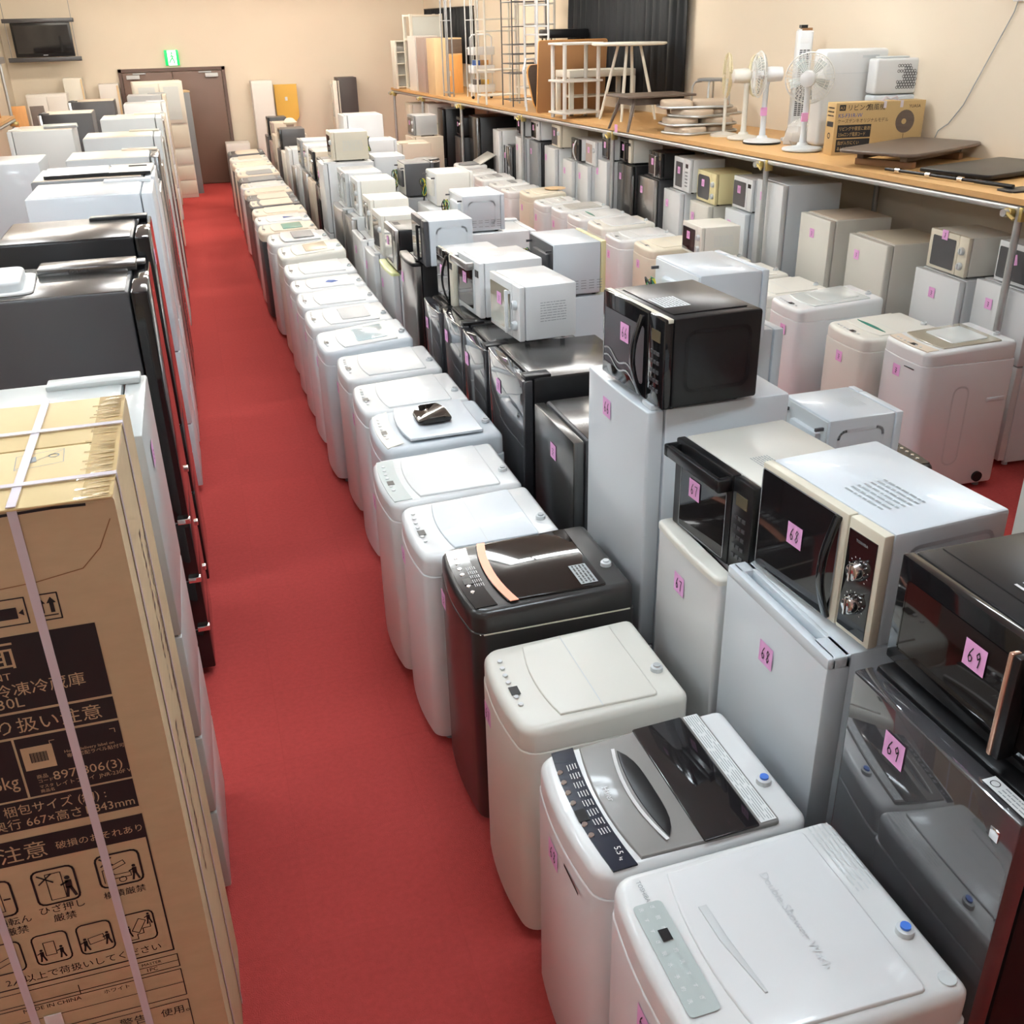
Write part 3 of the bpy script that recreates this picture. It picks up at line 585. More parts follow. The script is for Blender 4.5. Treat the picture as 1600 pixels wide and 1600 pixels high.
fr = [('dark sided fridge with brown front beside the tall white one', 12.1, 12.62, 1.12, 'dgrey', 'dsteel'), ('dark fridge with pale door, two along from the tall white one', 12.92, 13.45, 1.10, 'dgrey', 'beige'),
      ('pale steel fridge under a small white microwave', 13.55, 14.05, 1.12, 'lgrey', 'steel'), ('grey white fridge under the grey microwave', 14.2, 14.75, 1.10, 'grey', 'lgrey'),
      ('silver fridge with pink reflections past the grey microwave', 15.0, 15.5, 1.02, 'lgrey', 'steel'), ('white fridge with orange mark on its front', 15.7, 16.25, 1.2, 'white', 'white'),
      ('beige fridge beside the black microwave with white side squares', 16.5, 17.0, 1.08, 'beige', 'warm'), ('dark fridge beneath the black microwave with white side squares', 17.1, 17.7, 1.04, 'dgrey', 'dgrey'),
      ('beige fridge near the white wall cabinet', 17.95, 18.5, 1.2, 'beige', 'beige'), ('brown fridge beneath the beige end microwave', 18.75, 19.3, 1.02, 'mgrey', 'rose'), ('dark fridge at the door end of its row', 19.6, 20.15, 1.05, 'dgrey', 'dgrey')]
for l, a, b, h, bd, do in fr: fridge(l, 1.38, a, b, h, .54, body=bd, door=do, group=GF, num=None, hinge=False)
# microwaves
o = microwave('big black oven with rose gold handle and note 69, on the black mirror fridge', 1.47, 1.10, 1.72, 1.655, 1.352, .46, body='black', frontm='gloss', window='blackcopper', num='69', group=GM, knobs=0, wx=(-.44, .44), wz=(.2, .82), notex=-.04, notez=.19, topprint=(-.10, .2, -.11, .06, 'inkw'), toff=.0035)
MB().box(.106, .128, -.272, -.232, .035, .29, 'black', .005).box(.096, .108, -.274, -.250, .034, .291, 'cgold', .003).build('handle', o)
MB().box(-.29, .29, -.13, .19, .3005, .306, 'black', .004).build('top_rib', o)
o = microwave('white microwave with champagne-trimmed black door, two chrome knobs and note 68', 1.47, 1.815, 2.345, 1.648, 1.302, .40, yaw=4, body='cool', frontm='champ', window='glass', ctrl='champ', handle='bow', handlem='gloss', num='68', group=GM, wx=(-.485, .19), wz=(.05, .95), notex=-.15, notez=.19, knobs=0, side_panel='cool', topprint=(-.02, .15, -.12, .04, 'inkg'))
mb = MB().box(.135, .242, -.2015, -.197, .03, .315, 'gloss'); mb.build('knob_panel', o)
for z in (.215, .115):
    MB().lathe([(.028, 0), (.028, .010), (.022, .024), (.02, .025)], 'chrome', (.188, -.2, z), 20, Matrix.Rotation(R(90), 3, 'X')).box(.184, .192, -.232, -.222, z-.024, z+.024, 'chrome', .002).build('knob', o)
mb = MB(); mb.text('TOSHIBA', .011, lambda u, v: Vector((.188+u, -.2022, .29+v)), 'inkg', 'CENTER')
for z in (.215, .115):
    for a in range(-40, 221, 26): mb.poly([Vector((.188+r_*math.cos(R(a))+q*math.sin(R(a)), -.2022, z+r_*math.sin(R(a))-q*math.cos(R(a)))) for r_, q in ((.034, -.0012), (.038, -.0012), (.038, .0012), (.034, .0012))], 'inkw')
mb.build('dial_print', o)
microwave('black-fronted oven with cream top, full-width black handle and note 67', 1.43, 2.36, 2.83, 1.545, 1.218, .42, yaw=4, body='warm', frontm='black', ctrl='black', handle='top', handlem='black', knobs=0, num='67', group=GM, wx=(-.40, .20), wz=(.08, .80), notex=-.20, notez=.19, topprint=(.02, .12, -.1, -.02, 'inkg'), keypad=True)
o = microwave('black microwave with curved handle and note 66 on the tall bluish fridge', 1.375, 2.885, 3.37, 1.925, 1.602, .37, yaw=3, body='black', frontm='gloss', window='mirror', ctrl='gloss', handle='bow', handlem='gloss', knobs=0, num='66', group=GM, wx=(-.46, .2), wz=(.2, .82), notex=-.10, notez=.21, side_panel='black', rim='champ', cord=True, keypad=True, topprint=(-.02, .11, -.12, -.02, 'black', 'paper'), toff=.0042)
mb = MB()
for dz in (0, -.028): mb.stroke([(-.21+i*.018, .115+dz-.035*(i/15)+.012*math.sin(i*.75)) for i in range(15)], .006, front(-.189), 'grey')
mb.build('door_wave', o)
MB().box(-.19, .19, -.13, .15, .3225, .327, 'black', .003).build('top_rib', o)
GMx = dict(group=GM)
microwave('white microwave with clear window, bar handle, two knobs and printed side, on black fridges', 1.515, 4.94, 5.40, 1.56, 1.255, .33, yaw=4, body='white', frontm='plastic', window='amber', handle='bar', handlem='white', ctrl='plastic', knobs=2, sideprint='inkg', cord=True, topprint=(-.1, .08, -.05, .06, 'lgrey'), **GMx)
microwave('white oven with silver top handle and brown window behind the knobbed white microwave', 1.495, 5.65, 6.07, 1.545, 1.205, .40, yaw=4, body='white', frontm='lgrey', window='blackcopper', handle='top', handlem='steel', ctrl='white', knobs=0, topprint=(-.05, .08, -.05, .05, 'lgrey'), **GMx)
microwave('black-doored microwave with champagne edge behind the silver-handled oven', 1.45, 6.10, 6.47, 1.505, 1.165, .36, yaw=3, body='white', frontm='gloss', window='glass', handle='bow', handlem='gloss', ctrl='champ', knobs=0, rim='champ', **GMx)
microwave('white microwave with dark vertical handle on the tall black fridge', 1.42, 6.69, 7.11, 1.62, 1.305, .34, body='cool', frontm='dgrey', window='blackcopper', handle='bar', handlem='black', knobs=0, ctrl='dgrey', side_panel='cool', num=None, **GMx)
microwave('black oven with grey panelled top on the green-topped fridge', 1.41, 7.74, 8.2, 1.385, 1.065, .40, body='black', frontm='steel', window='mirror', knobs=0, ctrl='steel', rim='lgrey', topprint=(-.15, -.02, -.15, -.1, 'ink', 'ink'), **GMx)
microwave('cream topped microwave next to the grey panelled black oven', 1.45, 8.55, 9.0, 1.365, 1.012, .33, body='warm', frontm='warm', window='glass', knobs=1, ctrl='warm', num=None, **GMx)
microwave('cream microwave with chrome handle bars, second cream one in its line', 1.50, 9.36, 9.79, 1.375, 1.022, .36, body='warm', frontm='warm', window='glass', handle='bar', handlem='chrome', knobs=1, num=None, **GMx)
microwave('white microwave with framed window above the silver fridges', 1.50, 10.05, 10.5, 1.455, 1.112, .38, body='warm', frontm='white', window='amber', knobs=2, num=None, **GMx)
microwave('round-cornered white microwave with chrome bow handle above the silver fridges', 1.46, 10.56, 11.13, 1.47, 1.127, .38, body='white', frontm='lgrey', window='clear', handle='bow', handlem='chrome', knobs=0, num=None, **GMx)
microwave('square cream microwave with printed side on the tall white fridge', 1.48, 11.52, 11.92, 1.775, 1.472, .40, body='cream', frontm='cream', window='glass', knobs=1, sideprint='lgrey', num=None, cord=True, **GMx)
microwave('black oven near the tall white fridge', 1.42, 12.18, 12.6, 1.42, 1.122, .34, body='dgrey', frontm='black', knobs=0, num=None, **GMx)
microwave('small black-sided microwave with beige top', 1.42, 12.95, 13.38, 1.44, 1.102, .34, body='beige', frontm='black', knobs=1, num=None, **GMx)
microwave('small white microwave with pink note ahead of the grey one', 1.42, 13.58, 14.0, 1.45, 1.122, .34, body='white', frontm='plastic', knobs=1, **GMx)
microwave('grey white oven with slanted dark front', 1.42, 14.25, 14.7, 1.45, 1.102, .44, body='lgrey', frontm='mgrey', knobs=0, num=None, **GMx)
microwave('black microwave with two white squares on its side', 1.40, 17.15, 17.6, 1.36, 1.042, .40, body='dgrey', frontm='gloss', knobs=0, num=None, **GMx)
microwave('beige brown microwave toward the doors', 1.42, 18.8, 19.25, 1.33, 1.022, .42, body='beige', frontm='rose', knobs=0, num=None, **GMx)
microwave('black microwave closest to the far wall in its row', 1.42, 19.65, 20.05, 1.36, 1.052, .34, body='dgrey', frontm='black', knobs=0, num=None, **GMx)

# ------------------------------------------------------------------ backs-turned row facing the second aisle
G3 = 'refrigerators turned toward the second aisle'; G3M = 'microwave ovens turned toward the second aisle'
fridge('small white fridge facing the second aisle under a back-turned white microwave', 2.52, 2.98, 3.45, 1.09, .50, face='R', group=G3, num=None)
microwave('small white microwave seen from its back corner beside the tall bluish fridge', 2.52, 3.06, 3.40, 1.405, 1.092, .33, face='R', body='cool', back='lgrey', side_panel='cool', topprint=(-.06, .05, -.08, .02, 'lgrey'), num=None, group=G3M)
fridge('small white fridge with cables on its top behind the noted ovens', 2.92, 2.30, 2.86, .84, .56, face='R', group=G3, num=None)
power_cord([q for q in D.objects if q.get('label', '').startswith('small white fridge with cables')][0], (.16, .2, .93), 8, .1)
fridge('tall cream fridge edge rising beyond the gold-handled oven', 3.52, 2.35, 2.9, 1.6, .52, face='R', body='warm', group=G3, num=None)
washer('black washing machine with copper lid in the second aisle, half hidden by microwaves', 3.12, 3.50, 4.02, .92, .58, face='R', body='dgrey', deck='black', lid='blackcopper', panel='gloss', num=None, group='washing machines facing the second aisle')
fridge('bluish white fridge facing the second aisle behind the black microwave', 2.60, 4.09, 4.56, 1.46, .55, face='R', body='cool', group=G3, num=None)
microwave('white microwave turned away with cord and white cable guard, behind the black microwave', 2.39, 3.92, 4.40, 1.79, 1.462, .34, face='R', body='cool', back='white', cord=True, topprint=(-.12, .08, -.06, .04, 'lgrey'), num=None, group=G3M)
fridge('white fridge facing the second aisle beneath the vented microwave with pale green edge', 2.42, 5.72, 6.25, 1.27, .48, face='R', body='cool', group=G3, num=None)
microwave('white microwave turned away with dark back, side vents and pale green front edge', 2.34, 5.72, 6.19, 1.60, 1.272, .34, face='R', body='cool', frontm='yellow', back='dgrey', vents='inkg', cord=True, num=None, group=G3M)
fridge('white fridge facing the second aisle beneath the grey-sided vented microwave', 2.66, 8.05, 8.62, 1.25, .56, face='R', body='white', group=G3, num=None)
microwave('grey-sided microwave turned away with side vents and white top', 2.40, 8.08, 8.57, 1.55, 1.252, .35, face='R', body='cool', back='white', vents='inkg', cord=True, side_panel='cool', num=None, group=G3M)
fridge('white fridge facing the second aisle beneath the plain cream-sided microwave', 2.6, 9.42, 9.95, 1.25, .54, face='R', group=G3, num=None)
microwave('plain cream-sided microwave turned away with large white back bump', 2.51, 9.46, 9.9, 1.555, 1.252, .36, face='R', body='warm', back='white', cord=True, num=None, group=G3M)
fridge('dark fridge facing the second aisle beneath the black-sided microwave', 2.55, 10.33, 10.82, 1.22, .54, face='R', body='mgrey', group=G3, num=None)
microwave('black microwave with white back and printed side turned away', 2.34, 10.36, 10.76, 1.55, 1.222, .30, face='R', body='dgrey', back='warm', sideprint='inkw', cord=True, num=None, group=G3M)
fridge('white fridge facing the second aisle beneath the black bin', 2.70, 10.95, 11.42, 1.25, .54, face='R', group=G3, num=None)
fridge('white fridge facing the second aisle two along from the black bin', 2.50, 11.5, 12.0, 1.24, .52, face='R', group=G3, num=None)
microwave('low white microwave turned away beyond the black bin', 2.28, 11.52, 11.98, 1.50, 1.242, .34, face='R', body='white', back='white', num=None, group=G3M)
fridge('white fridge facing the second aisle beneath the cable-draped microwave', 2.55, 12.65, 13.15, 1.24, .54, face='R', group=G3, num=None)
microwave('white microwave turned away with yellow cables at its back', 2.42, 12.68, 13.1, 1.56, 1.242, .35, face='R', body='white', back='white', cord=True, num=None, group=G3M)
fridge('very tall white fridge showing its side above the cream square microwave', 1.97, 13.9, 14.42, 1.76, .52, face='L', group=GF, num=None)
t = thing('trash_bin', 'round black bin with a chrome rim standing on a white fridge', 'bin', (2.44, 11.17, 1.2555))
MB().lathe([(.125, 0), (.14, .02), (.145, .20), (.147, .21)], 'wblack', n=28).build('body', t)
MB().lathe([(.147, .21), (.15, .215), (.15, .225), (.147, .23)], 'chrome', n=28).build('rim', t)
MB().lathe([(.147, .23), (.135, .245), (.10, .25), (.0, .252)], 'black', n=28).build('lid', t)

# ------------------------------------------------------------------ washers along the second aisle
G4 = 'washing machines in the row before the wooden shelf'
def l4(desc, n): return '%s, %s washer before the wooden shelf' % (desc, ORD[n])
W4 = [
    ('white washing machine with smoked amber lid and dented side', 4.08, 4.79, 5.27, .985, dict(lid='amber', window='clear', panel='beige', style='', d=.63, rise=.03)),
    ('white washing machine with a green lid handle', 4.0, 5.30, 5.80, .93, dict(handle='green', body='warm', deck='warm', lid='warm', notex=.0)),
    ('older white washing machine with clear bulging lid', 3.90, 5.92, 6.38, 1.0, dict(window='clear', rise=.04, lid='clear', d=.66, notex=.1)),
    ('cream white washing machine with small tap knob', 3.95, 6.52, 7.02, .93, dict(body='warm', deck='warm', lid='warm')),
    ('off-white washing machine next to a lone small microwave', 3.93, 7.08, 7.58, .93, dict(body='warm', deck='warm', lid='warm', num=None)),
    ('off-white washing machine under a lone small microwave', 3.92, 7.66, 8.2, .93, dict(body='warm', deck='warm', lid='warm', num=None)),
    ('cream beige washing machine with glossy lid', 3.88, 8.36, 8.86, .94, dict(body='cream', deck='cream', lid='cream')),
    ('white washing machine with long dark display slot', 3.80, 8.90, 9.38, .935, dict(panel='plastic', window='plastic', style='')),
    ('white washing machine with low square lid', 3.88, 9.56, 10.08, .935, dict(body='warm', deck='warm')),
    ('white washing machine with a slim green handle', 3.85, 10.12, 10.62, .93, dict(handle='green')),
    ('white washing machine with broad grey lid', 3.84, 10.66, 11.12, .935, dict(lid='greylid', window='greylid', style='')),
    ('white washing machine with half-open pale lid', 3.86, 11.16, 11.64, .93, dict(window='clear', style='')),
    ('cream washing machine with tan sheet on its top', 3.87, 11.70, 12.24, .96, dict(body='cream', deck='cream', lid='cream')),
    ('narrow white washing machine with curved panel', 3.78, 12.3, 12.74, .93, dict()),
    ('white washing machine with tiny pink note', 3.77, 12.80, 13.28, .93, dict(window='mgrey', style='')),
    ('white washing machine with dark glass square', 3.76, 13.42, 13.95, .93, dict(window='mgrey', style='')),
    ('pale washing machine with flat grey panel', 3.76, 14.05, 14.52, .93, dict()),
    ('white washing machine with its grey lid propped open', 3.80, 14.72, 15.3, .95, dict(style='open', lid='greylid')),
]
for i, (desc, fx, y0, y1, h, kw) in enumerate(W4):
    kw = dict(kw); kw.setdefault('style', 'plain'); kw.setdefault('notex', -.05)
    if i >= 11: fx -= .06; kw['d'] = .46 if i < 16 else .40; kw.setdefault('d', .58)
    r4 = washer(l4(desc, i), fx, y0, y1, h, group=G4, yaw=-AY*.6, **kw)
    if i == 0:
        o, H, w, d, zf, top = r4
        mb = MB().box(w/2-.01, w/2+.004, d/2-.16, d/2-.03, .60, .63, 'lgrey', .005).stroke(rrect(-d*.15, d*.02, .2, .72, .05), .012, lambda u, v: Vector((w/2+.001, u, v)), 'lgrey', True); mb.build('side_grip', o)
        MB().lathe([(.035, 0), (.035, .02)], 'black', (w/2-.004, d*.30, .09), 16, Matrix.Rotation(R(90), 3, 'Y')).build('drain_outlet', o)
        MB().box(w*.1, w*.3, -d/2-.027, -d/2-.02, .83, .835, 'ink').build('logo', o)
t = thing('paper_sheet', 'flat tan sheet lying on a cream washing machine', 'sheet', (4.2, 11.97, .972), R(-8))
MB().slab(arc(0, 0, .13, 0, 345, 23), 0, .006, 'oak').build('sheet', t)
microwave('lone cream microwave standing on an off-white washer before the shelf', 4.03, 7.72, 8.13, 1.215, .952, .36, yaw=-3, body='warm', frontm='warm', window='glass', knobs=2, num='~', group='microwave ovens before the shelf', sideprint='lgrey')

# ------------------------------------------------------------------ fridges and microwaves under the shelf
G5 = 'refrigerators lined up under the wooden shelf'; G5M = 'microwave ovens under the wooden shelf'
F5 = [  # desc, x, y0, y1, h, opts, (microwave desc, y0, y1, top, opts)
    ('white two-door fridge', 4.96, 4.98, 5.54, 1.18, dict(splits=(.6,), notex=-.2), ('white microwave with a tilted pink note on its window', 4.97, 5.42, 1.455, dict(tilt=.25, notex=-.12, body='white', frontm='white', window='dgrey'))),
    ('white fridge with dark door seam', 4.92, 5.59, 6.12, 1.145, dict(notex=-.05, splits=()), ('cream microwave with two white knobs and a wide dark window', 5.61, 6.05, 1.43, dict(body='warm', frontm='cream', window='dgrey', notex=-.1, notez=.26, wx=(-.40, .20)))),
    ('cream single-door fridge with rounded top', 4.87, 6.34, 6.90, 1.255, dict(body='warm', top='cream', splits=(), bulge=.012, notex=-.2), None),
    ('white fridge with grey logo and curved top', 4.82, 7.03, 7.53, 1.325, dict(body='warm', splits=(), top='beige', notex=-.05), None),
    ('tallest white fridge of the line', 4.77, 7.69, 8.20, 1.515, dict(body='cool', door='white', splits=(.45,), logo=None), None),
    ('white fridge with grey recessed top edge', 4.735, 8.23, 8.68, 1.20, dict(body='cool'), ('white microwave with square dark window', 8.21, 8.6, 1.495, dict(window='dgrey', knobs=0))),
    ('warm white fridge with black logo', 4.69, 8.86, 9.33, 1.178, dict(body='warm', bulge=.01), ('pale yellow retro microwave with rounded window', 8.80, 9.25, 1.478, dict(body='yellow', frontm='yellow', ctrl='yellow', roundwin=True, window='dgrey'))),
    ('white fridge with open dark gap at its foot', 4.65, 9.40, 9.86, 1.228, dict(splits=()), ('white microwave with small grey window and keypad', 9.27, 9.70, 1.556, dict(window='dgrey', knobs=0, keypad=True, wx=(-.36, .06)))),
    ('grey steel two-door fridge', 4.61, 9.94, 10.44, 1.29, dict(body='dgrey', door='steel'), ('black oven with glossy front and short chrome trims', 9.85, 10.24, 1.56, dict(body='black', frontm='gloss', handle='bar', handlem='chrome', ctrl='gloss', knobs=0))),
    ('dark grey single-door fridge behind a steel post', 4.575, 10.48, 10.94, 1.37, dict(body='black', door='dsteel', splits=()), ('black-fronted microwave with white side and energy label', 10.56, 10.95, 1.63, dict(body='warm', frontm='black', ctrl='cream', handle='bar', handlem='black', knobs=0))),
    ('white fridge with tiny black badge', 4.53, 11.06, 11.53, 1.355, dict(), ('black microwave half behind the post', 11.02, 11.36, 1.62, dict(body='white', frontm='glass', knobs=0))),
    ('white fridge beside the badge one', 4.49, 11.56, 12.0, 1.25, dict(splits=()), ('white microwave with orange-topped window', 11.4, 11.79, 1.535, dict(window='rose', knobs=1))),
    ('white fridge under a bow-handled microwave', 4.46, 12.03, 12.45, 1.26, dict(), ('black-doored microwave with white bow handle', 11.86, 12.2, 1.525, dict(frontm='black', handle='bow', handlem='white', knobs=0))),
    ('white fridge with double door edges', 4.42, 12.54, 13.05, 1.36, dict(bulge=.01), ('cream microwave with slim window', 12.43, 12.82, 1.638, dict(body='cream', frontm='cream', knobs=1, window='dgrey'))),
    ('dark brown grey fridge', 4.38, 13.09, 13.57, 1.385, dict(body='black', door='mgrey', splits=()), ('white microwave with brown window', 13.15, 13.55, 1.64, dict(window='blackcopper', knobs=0))),
    ('tall narrow white fridge at a steel post', 4.34, 13.62, 14.06, 1.39, dict(), ('white round-edged microwave with dark door', 13.7, 14.06, 1.655, dict(frontm='dgrey', knobs=0))),
    ('short black fridge with shiny door', 4.30, 14.12, 14.5, 1.24, dict(body='black', door='mirror', splits=()), None),
    ('white two-door fridge beyond the short black one', 4.28, 14.56, 14.98, 1.415, dict(), None),
    ('broad black fridge with steel front', 4.20, 15.42, 16.05, 1.535, dict(body='black', door='dsteel', splits=(), d=.62), None),
    ('black fridge under two small black ovens', 4.14, 16.25, 16.75, 1.18, dict(body='black', door='dgrey'), ('black oven stacked beyond the broad black fridge', 16.3, 16.7, 1.47, dict(body='black', frontm='black', knobs=1))),
    ('tall black fridge with pale top', 4.07, 17.1, 17.6, 1.55, dict(body='black', door='black', top='grey', splits=(.5,)), None),
    ('cream fridge under a pale striped carton', 4.0, 18.0, 18.5, 1.25, dict(body='cream'), None),
    ('old cream cabinet fridge closest to the far wall', 3.92, 18.95, 19.6, 1.52, dict(body='bone', door='cream', splits=(.55,)), None),
]
for i, (desc, fx, y0, y1, h, kw, mw) in enumerate(F5):
    kw = dict(kw); d = kw.pop('d', .55); kw.setdefault('notex', -.25)
    fridge('%s, %s fridge under the shelf' % (desc, ORD[i]), fx, y0, y1, h, d, group=G5, yaw=-AY, hinge=False, num='~' if i < 17 else None, **kw)
    if mw:
        md, a, b, z1, mk = mw; mk = dict(mk); mk.setdefault('num', '~')
        microwave(md + ' under the wooden shelf', fx+.025, a, b, z1, h+.004, .37, group=G5M, yaw=-AY, **mk)
t = thing('carton', 'pale striped carton on the cream fridge under the shelf end', 'carton', (4.25, 18.25, 1.255), R(-AY))
mb = MB().box(-.2, .2, -.2, .2, 0, .32, 'cabw', .006).box(-.201, .201, -.05, .05, .002, .318, 'bone').build('box', t)
fridge('beige fridge facing the camera side of the second aisle near the tall shelf end', 3.0, 15.6, 16.15, 1.2, .5, body='beige', door='warm', group='refrigerators near the shelf end', splits=(.4,), num='~')
fridge('beige fridge with a tilted grey microwave, near the shelf end', 3.36, 16.3, 16.85, 1.22, .5, body='beige', group='refrigerators near the shelf end', num=None)
microwave('grey microwave with pink note on a beige fridge near the shelf end', 3.4, 16.35, 16.8, 1.53, 1.224, .38, body='grey', frontm='mgrey', group=G5M)

# ------------------------------------------------------------------ wooden shelf on steel pipes
t = thing('storage_shelf', 'long plywood shelf on galvanised pipe posts with gold clamps along the wall', 'shelf', (4.69, 7.96, 0), math.atan(-SL))
# local y runs along the shelf, x toward the wall
MB().box(.0, 1.30, -5.2, 12.25, 1.712, 1.75, 'wood').build('deck', t)
mb = MB()
mb.tube([(.03, -5.2, 1.685), (.03, 12.25, 1.685)], .024, 'galv', 10); mb.build('front_rail', t)
MB().tube([(1.22, -5.2, 1.685), (1.22, 12.25, 1.685)], .024, 'galv', 10).build('back_rail', t)
for i, yy in enumerate((-2.75, .0, 2.95, 5.65, 8.2, 10.3, 12.15)):
    MB().tube([(.03, yy, 0), (.03, yy, 1.70)], .024, 'galv', 10).build('post', t)
    MB().tube([(1.22, yy-.02, 0), (1.22, yy-.02, 1.70)], .024, 'galv', 10).build('post', t)
    MB().tube([(-.06, yy+.05, 1.66), (1.27, yy+.05, 1.66)], .024, 'galv', 10).build('cross_rail', t)
    MB().box(-.025, .045, yy+.02, yy+.08, 1.63, 1.685, 'brass', .008).tube([(-.045, yy-.03, 1.63), (-.045, yy+.05, 1.67)], .012, 'brass', 6).box(-.0, .07, yy-.045, yy-.015, 1.61, 1.70, 'brass', .008).build('clamp', t)
MB().poly([(-.001, -1.12+.0, 1.70), (-.001, -1.05, 1.70), (-.001, -1.05, 1.78), (-.001, -1.12, 1.78)], 'pink').build('sticky_note', t, loc=(0, 3.9, 0))
TZ = 1.75
def on_shelf(name, label, cat, x, y, rz=0., group=None): return thing(name, label, cat, (x, y, TZ), R(rz), group)

# fan carton
t = on_shelf('carton', 'brown cardboard fan carton with Japanese print on the wooden shelf', 'carton', 5.50, 7.62, -6)
w, h, dd = .80, .405, .15
MB().box(-w/2, w/2, -dd/2, dd/2, 0, h, 'box', .004).build('box', t)
mb = MB(); F = front(-dd/2-.0015); Lx = -w/2+.03
mb.poly([F(*q) for q in ((Lx, .345), (Lx+.055, .345), (Lx+.055, .39), (Lx, .39))], 'ink'); mb.text('A3', .034, lambda u, v: F(Lx+.006+u, .355+v)+Vector((0, -.001, 0)), 'box')
mb.text('リビング', .052, lambda u, v: F(Lx+.07+u, .347+v), 'ink'); mb.text('扇風機', .055, lambda u, v: F(Lx+.245+u, .345+v), 'ink')
mb.text('KS-F31R-W', .044, lambda u, v: F(Lx-.005+u, .292+v), 'bluein'); mb.text('ケーズデンキオリジナルモデル', .036, lambda u, v: F(Lx-.005+u, .252+v), 'ink', sx=.9)
for z0, z1, l1, l2 in ((.135, .235, 'リビングや寝室に最適!', '2.5mロング電源コード'), (.025, .125, '指が入りにくい', 'あんしんのメッシュガード')):
    mb.poly([F(*q) for q in ((Lx, z0), (Lx+.30, z0), (Lx+.30, z1), (Lx, z1))], 'ink'); G = lambda u, v: F(u, v)+Vector((0, -.001, 0))
    mb.text(l1, .034, lambda u, v: G(Lx+.012+u, z0+.058+v), 'box', sx=.82); mb.text(l2, .034, lambda u, v: G(Lx+.012+u, z0+.014+v), 'box', sx=.72)
mb.text('YUASA', .034, lambda u, v: F(w/2-.15+u, .35+v), 'ink')
c = (w/2-.17, .245); mb.poly([F(c[0]+.085*math.cos(a*.2618), c[1]+.09*math.sin(a*.2618)) for a in range(24)], 'walnut'); mb.poly([F(c[0]-.01+.022*math.cos(a*.52), c[1]+.022*math.sin(a*.52))+Vector((0, -.001, 0)) for a in range(12)], 'box')
mb.stroke([(c[0], .15), (c[0], .09)], .004, F, 'ink'); mb.build('printed_front', t)
mb = MB(); F2 = lambda u, v: Vector((-w/2-.0015, u, v))
mb.poly([F2(a, b) for a, b in ((-.055, .22), (.05, .22), (.05, .26), (-.055, .26))], 'ink'); mb.stroke(arc(0, .15, .02, 0, 330, 12), .008, F2, 'ink', True); fineprint(mb, -.05, .05, .29, .38, 3, F2, 'ink', 3); mb.build('printed_end', t)
mb = MB().box(.02, .045, -dd/2-.003, dd/2, h-.05, h+.003, 'strap').box(.17, .195, -dd/2-.003, dd/2, h-.05, h+.003, 'strap').tube([(.03, -.02, h), (.06, -.03, h+.03), (.1, -.03, h+.012), (.15, -.03, h+.035), (.18, -.02, h)], .008, 'strap', 6); mb.build('strap', t)
# air cleaners
t = on_shelf('dehumidifier', 'large plain white air cleaner against the wall behind the fan carton', 'air cleaner', 5.55, 8.13, -8, 'air cleaners behind the fan carton')
MB().box(-.29, .29, -.11, .11, .02, .79, 'plastic', .03, 3).build('body', t); MB().box(-.285, .285, -.112, -.109, .60, .604, 'lgrey').build('front_seam', t); MB().box(.05, .2, -.114, -.108, .72, .74, 'lgrey').build('logo', t); MB().box(-.2, .2, -.09, .09, 0, .03, 'lgrey').build('base', t)
t = on_shelf('air_purifier', 'smaller white air purifier with hexagon vent pattern behind the fan carton', 'air cleaner', 5.80, 7.86, -8, 'air cleaners behind the fan carton')
MB().box(-.20, .20, -.08, .08, .44, .715, 'white', .02, 3).build('body', t); MB().box(-.20, .20, -.085, .08, 0, .432, 'cool', .02, 3).build('front_cover', t)
mb = MB()
for j in range(9):
    for i in range(7):
        if (i < 2 and j in (3, 4, 5, 7)) or (j > 6 and i > 4): continue
        cx, cz = .0+i*.024+(j % 2)*.012, .49+j*.021
        mb.stroke([(cx+.011*math.cos(R(30+60*a)), cz+.011*math.sin(R(30+60*a))) for a in range(6)], .0045, front(-.0815), 'vent', True)
mb.build('hex_vent', t); MB().box(-.16, .1, -.05, .05, .715, .73, 'lgrey', .006).build('top_outlet', t)

def cage(t, c, ax, r, dep, m, n=40, blades=True, hub='plastic', hubr=.05):
    """round wire guard; ax = direction the fan looks along, as a rotation"""
    c = Vector(c); mb = MB()
    def q(a, rr, z): return c + ax @ Vector((rr*math.cos(a), rr*math.sin(a), z))
    for k in range(n):
        a = k*2*math.pi/n
        mb.tube([q(a, .02, dep), q(a, r*.6, dep*.92), q(a, r*.93, dep*.55), q(a, r, 0), q(a, r*.9, -dep*.55), q(a, r*.4, -dep*.9), q(a, .03, -dep)], .0017, m, 4)
    for rr, z, tr in ((r, 0, .006), (r*.9, dep*.62, .0022), (r*.6, dep*.92, .0022), (r*.3, dep*.97, .0022), (r*.7, -dep*.75, .0022)):
        mb.tube([q(k*2*math.pi/32, rr, z) for k in range(32)], tr, m, 5, closed=True)
    mb.build('guard', t)
    MB().lathe([(.001, dep+.006), (.03, dep+.005), (.034, dep)], hub, tuple(c), 18, ax).build('guard_badge', t)
    if blades:
        for k in range(5):
            a0 = k*2*math.pi/5; pts = [q(a0+da, rr, zz) for da, rr, zz in ((-.1, .03, -.012), (-.28, r*.5, -.02), (-.22, r*.85, -.018), (.25, r*.86, .016), (.32, r*.5, .014), (.18, .03, .01))]
            pts2 = [p + ax @ Vector((0, 0, .003)) for p in pts]
            bm_ = MB(); bm_.poly(pts, 'blade'); bm_.poly(pts2[::-1], 'blade'); bm_.build('blade', t)
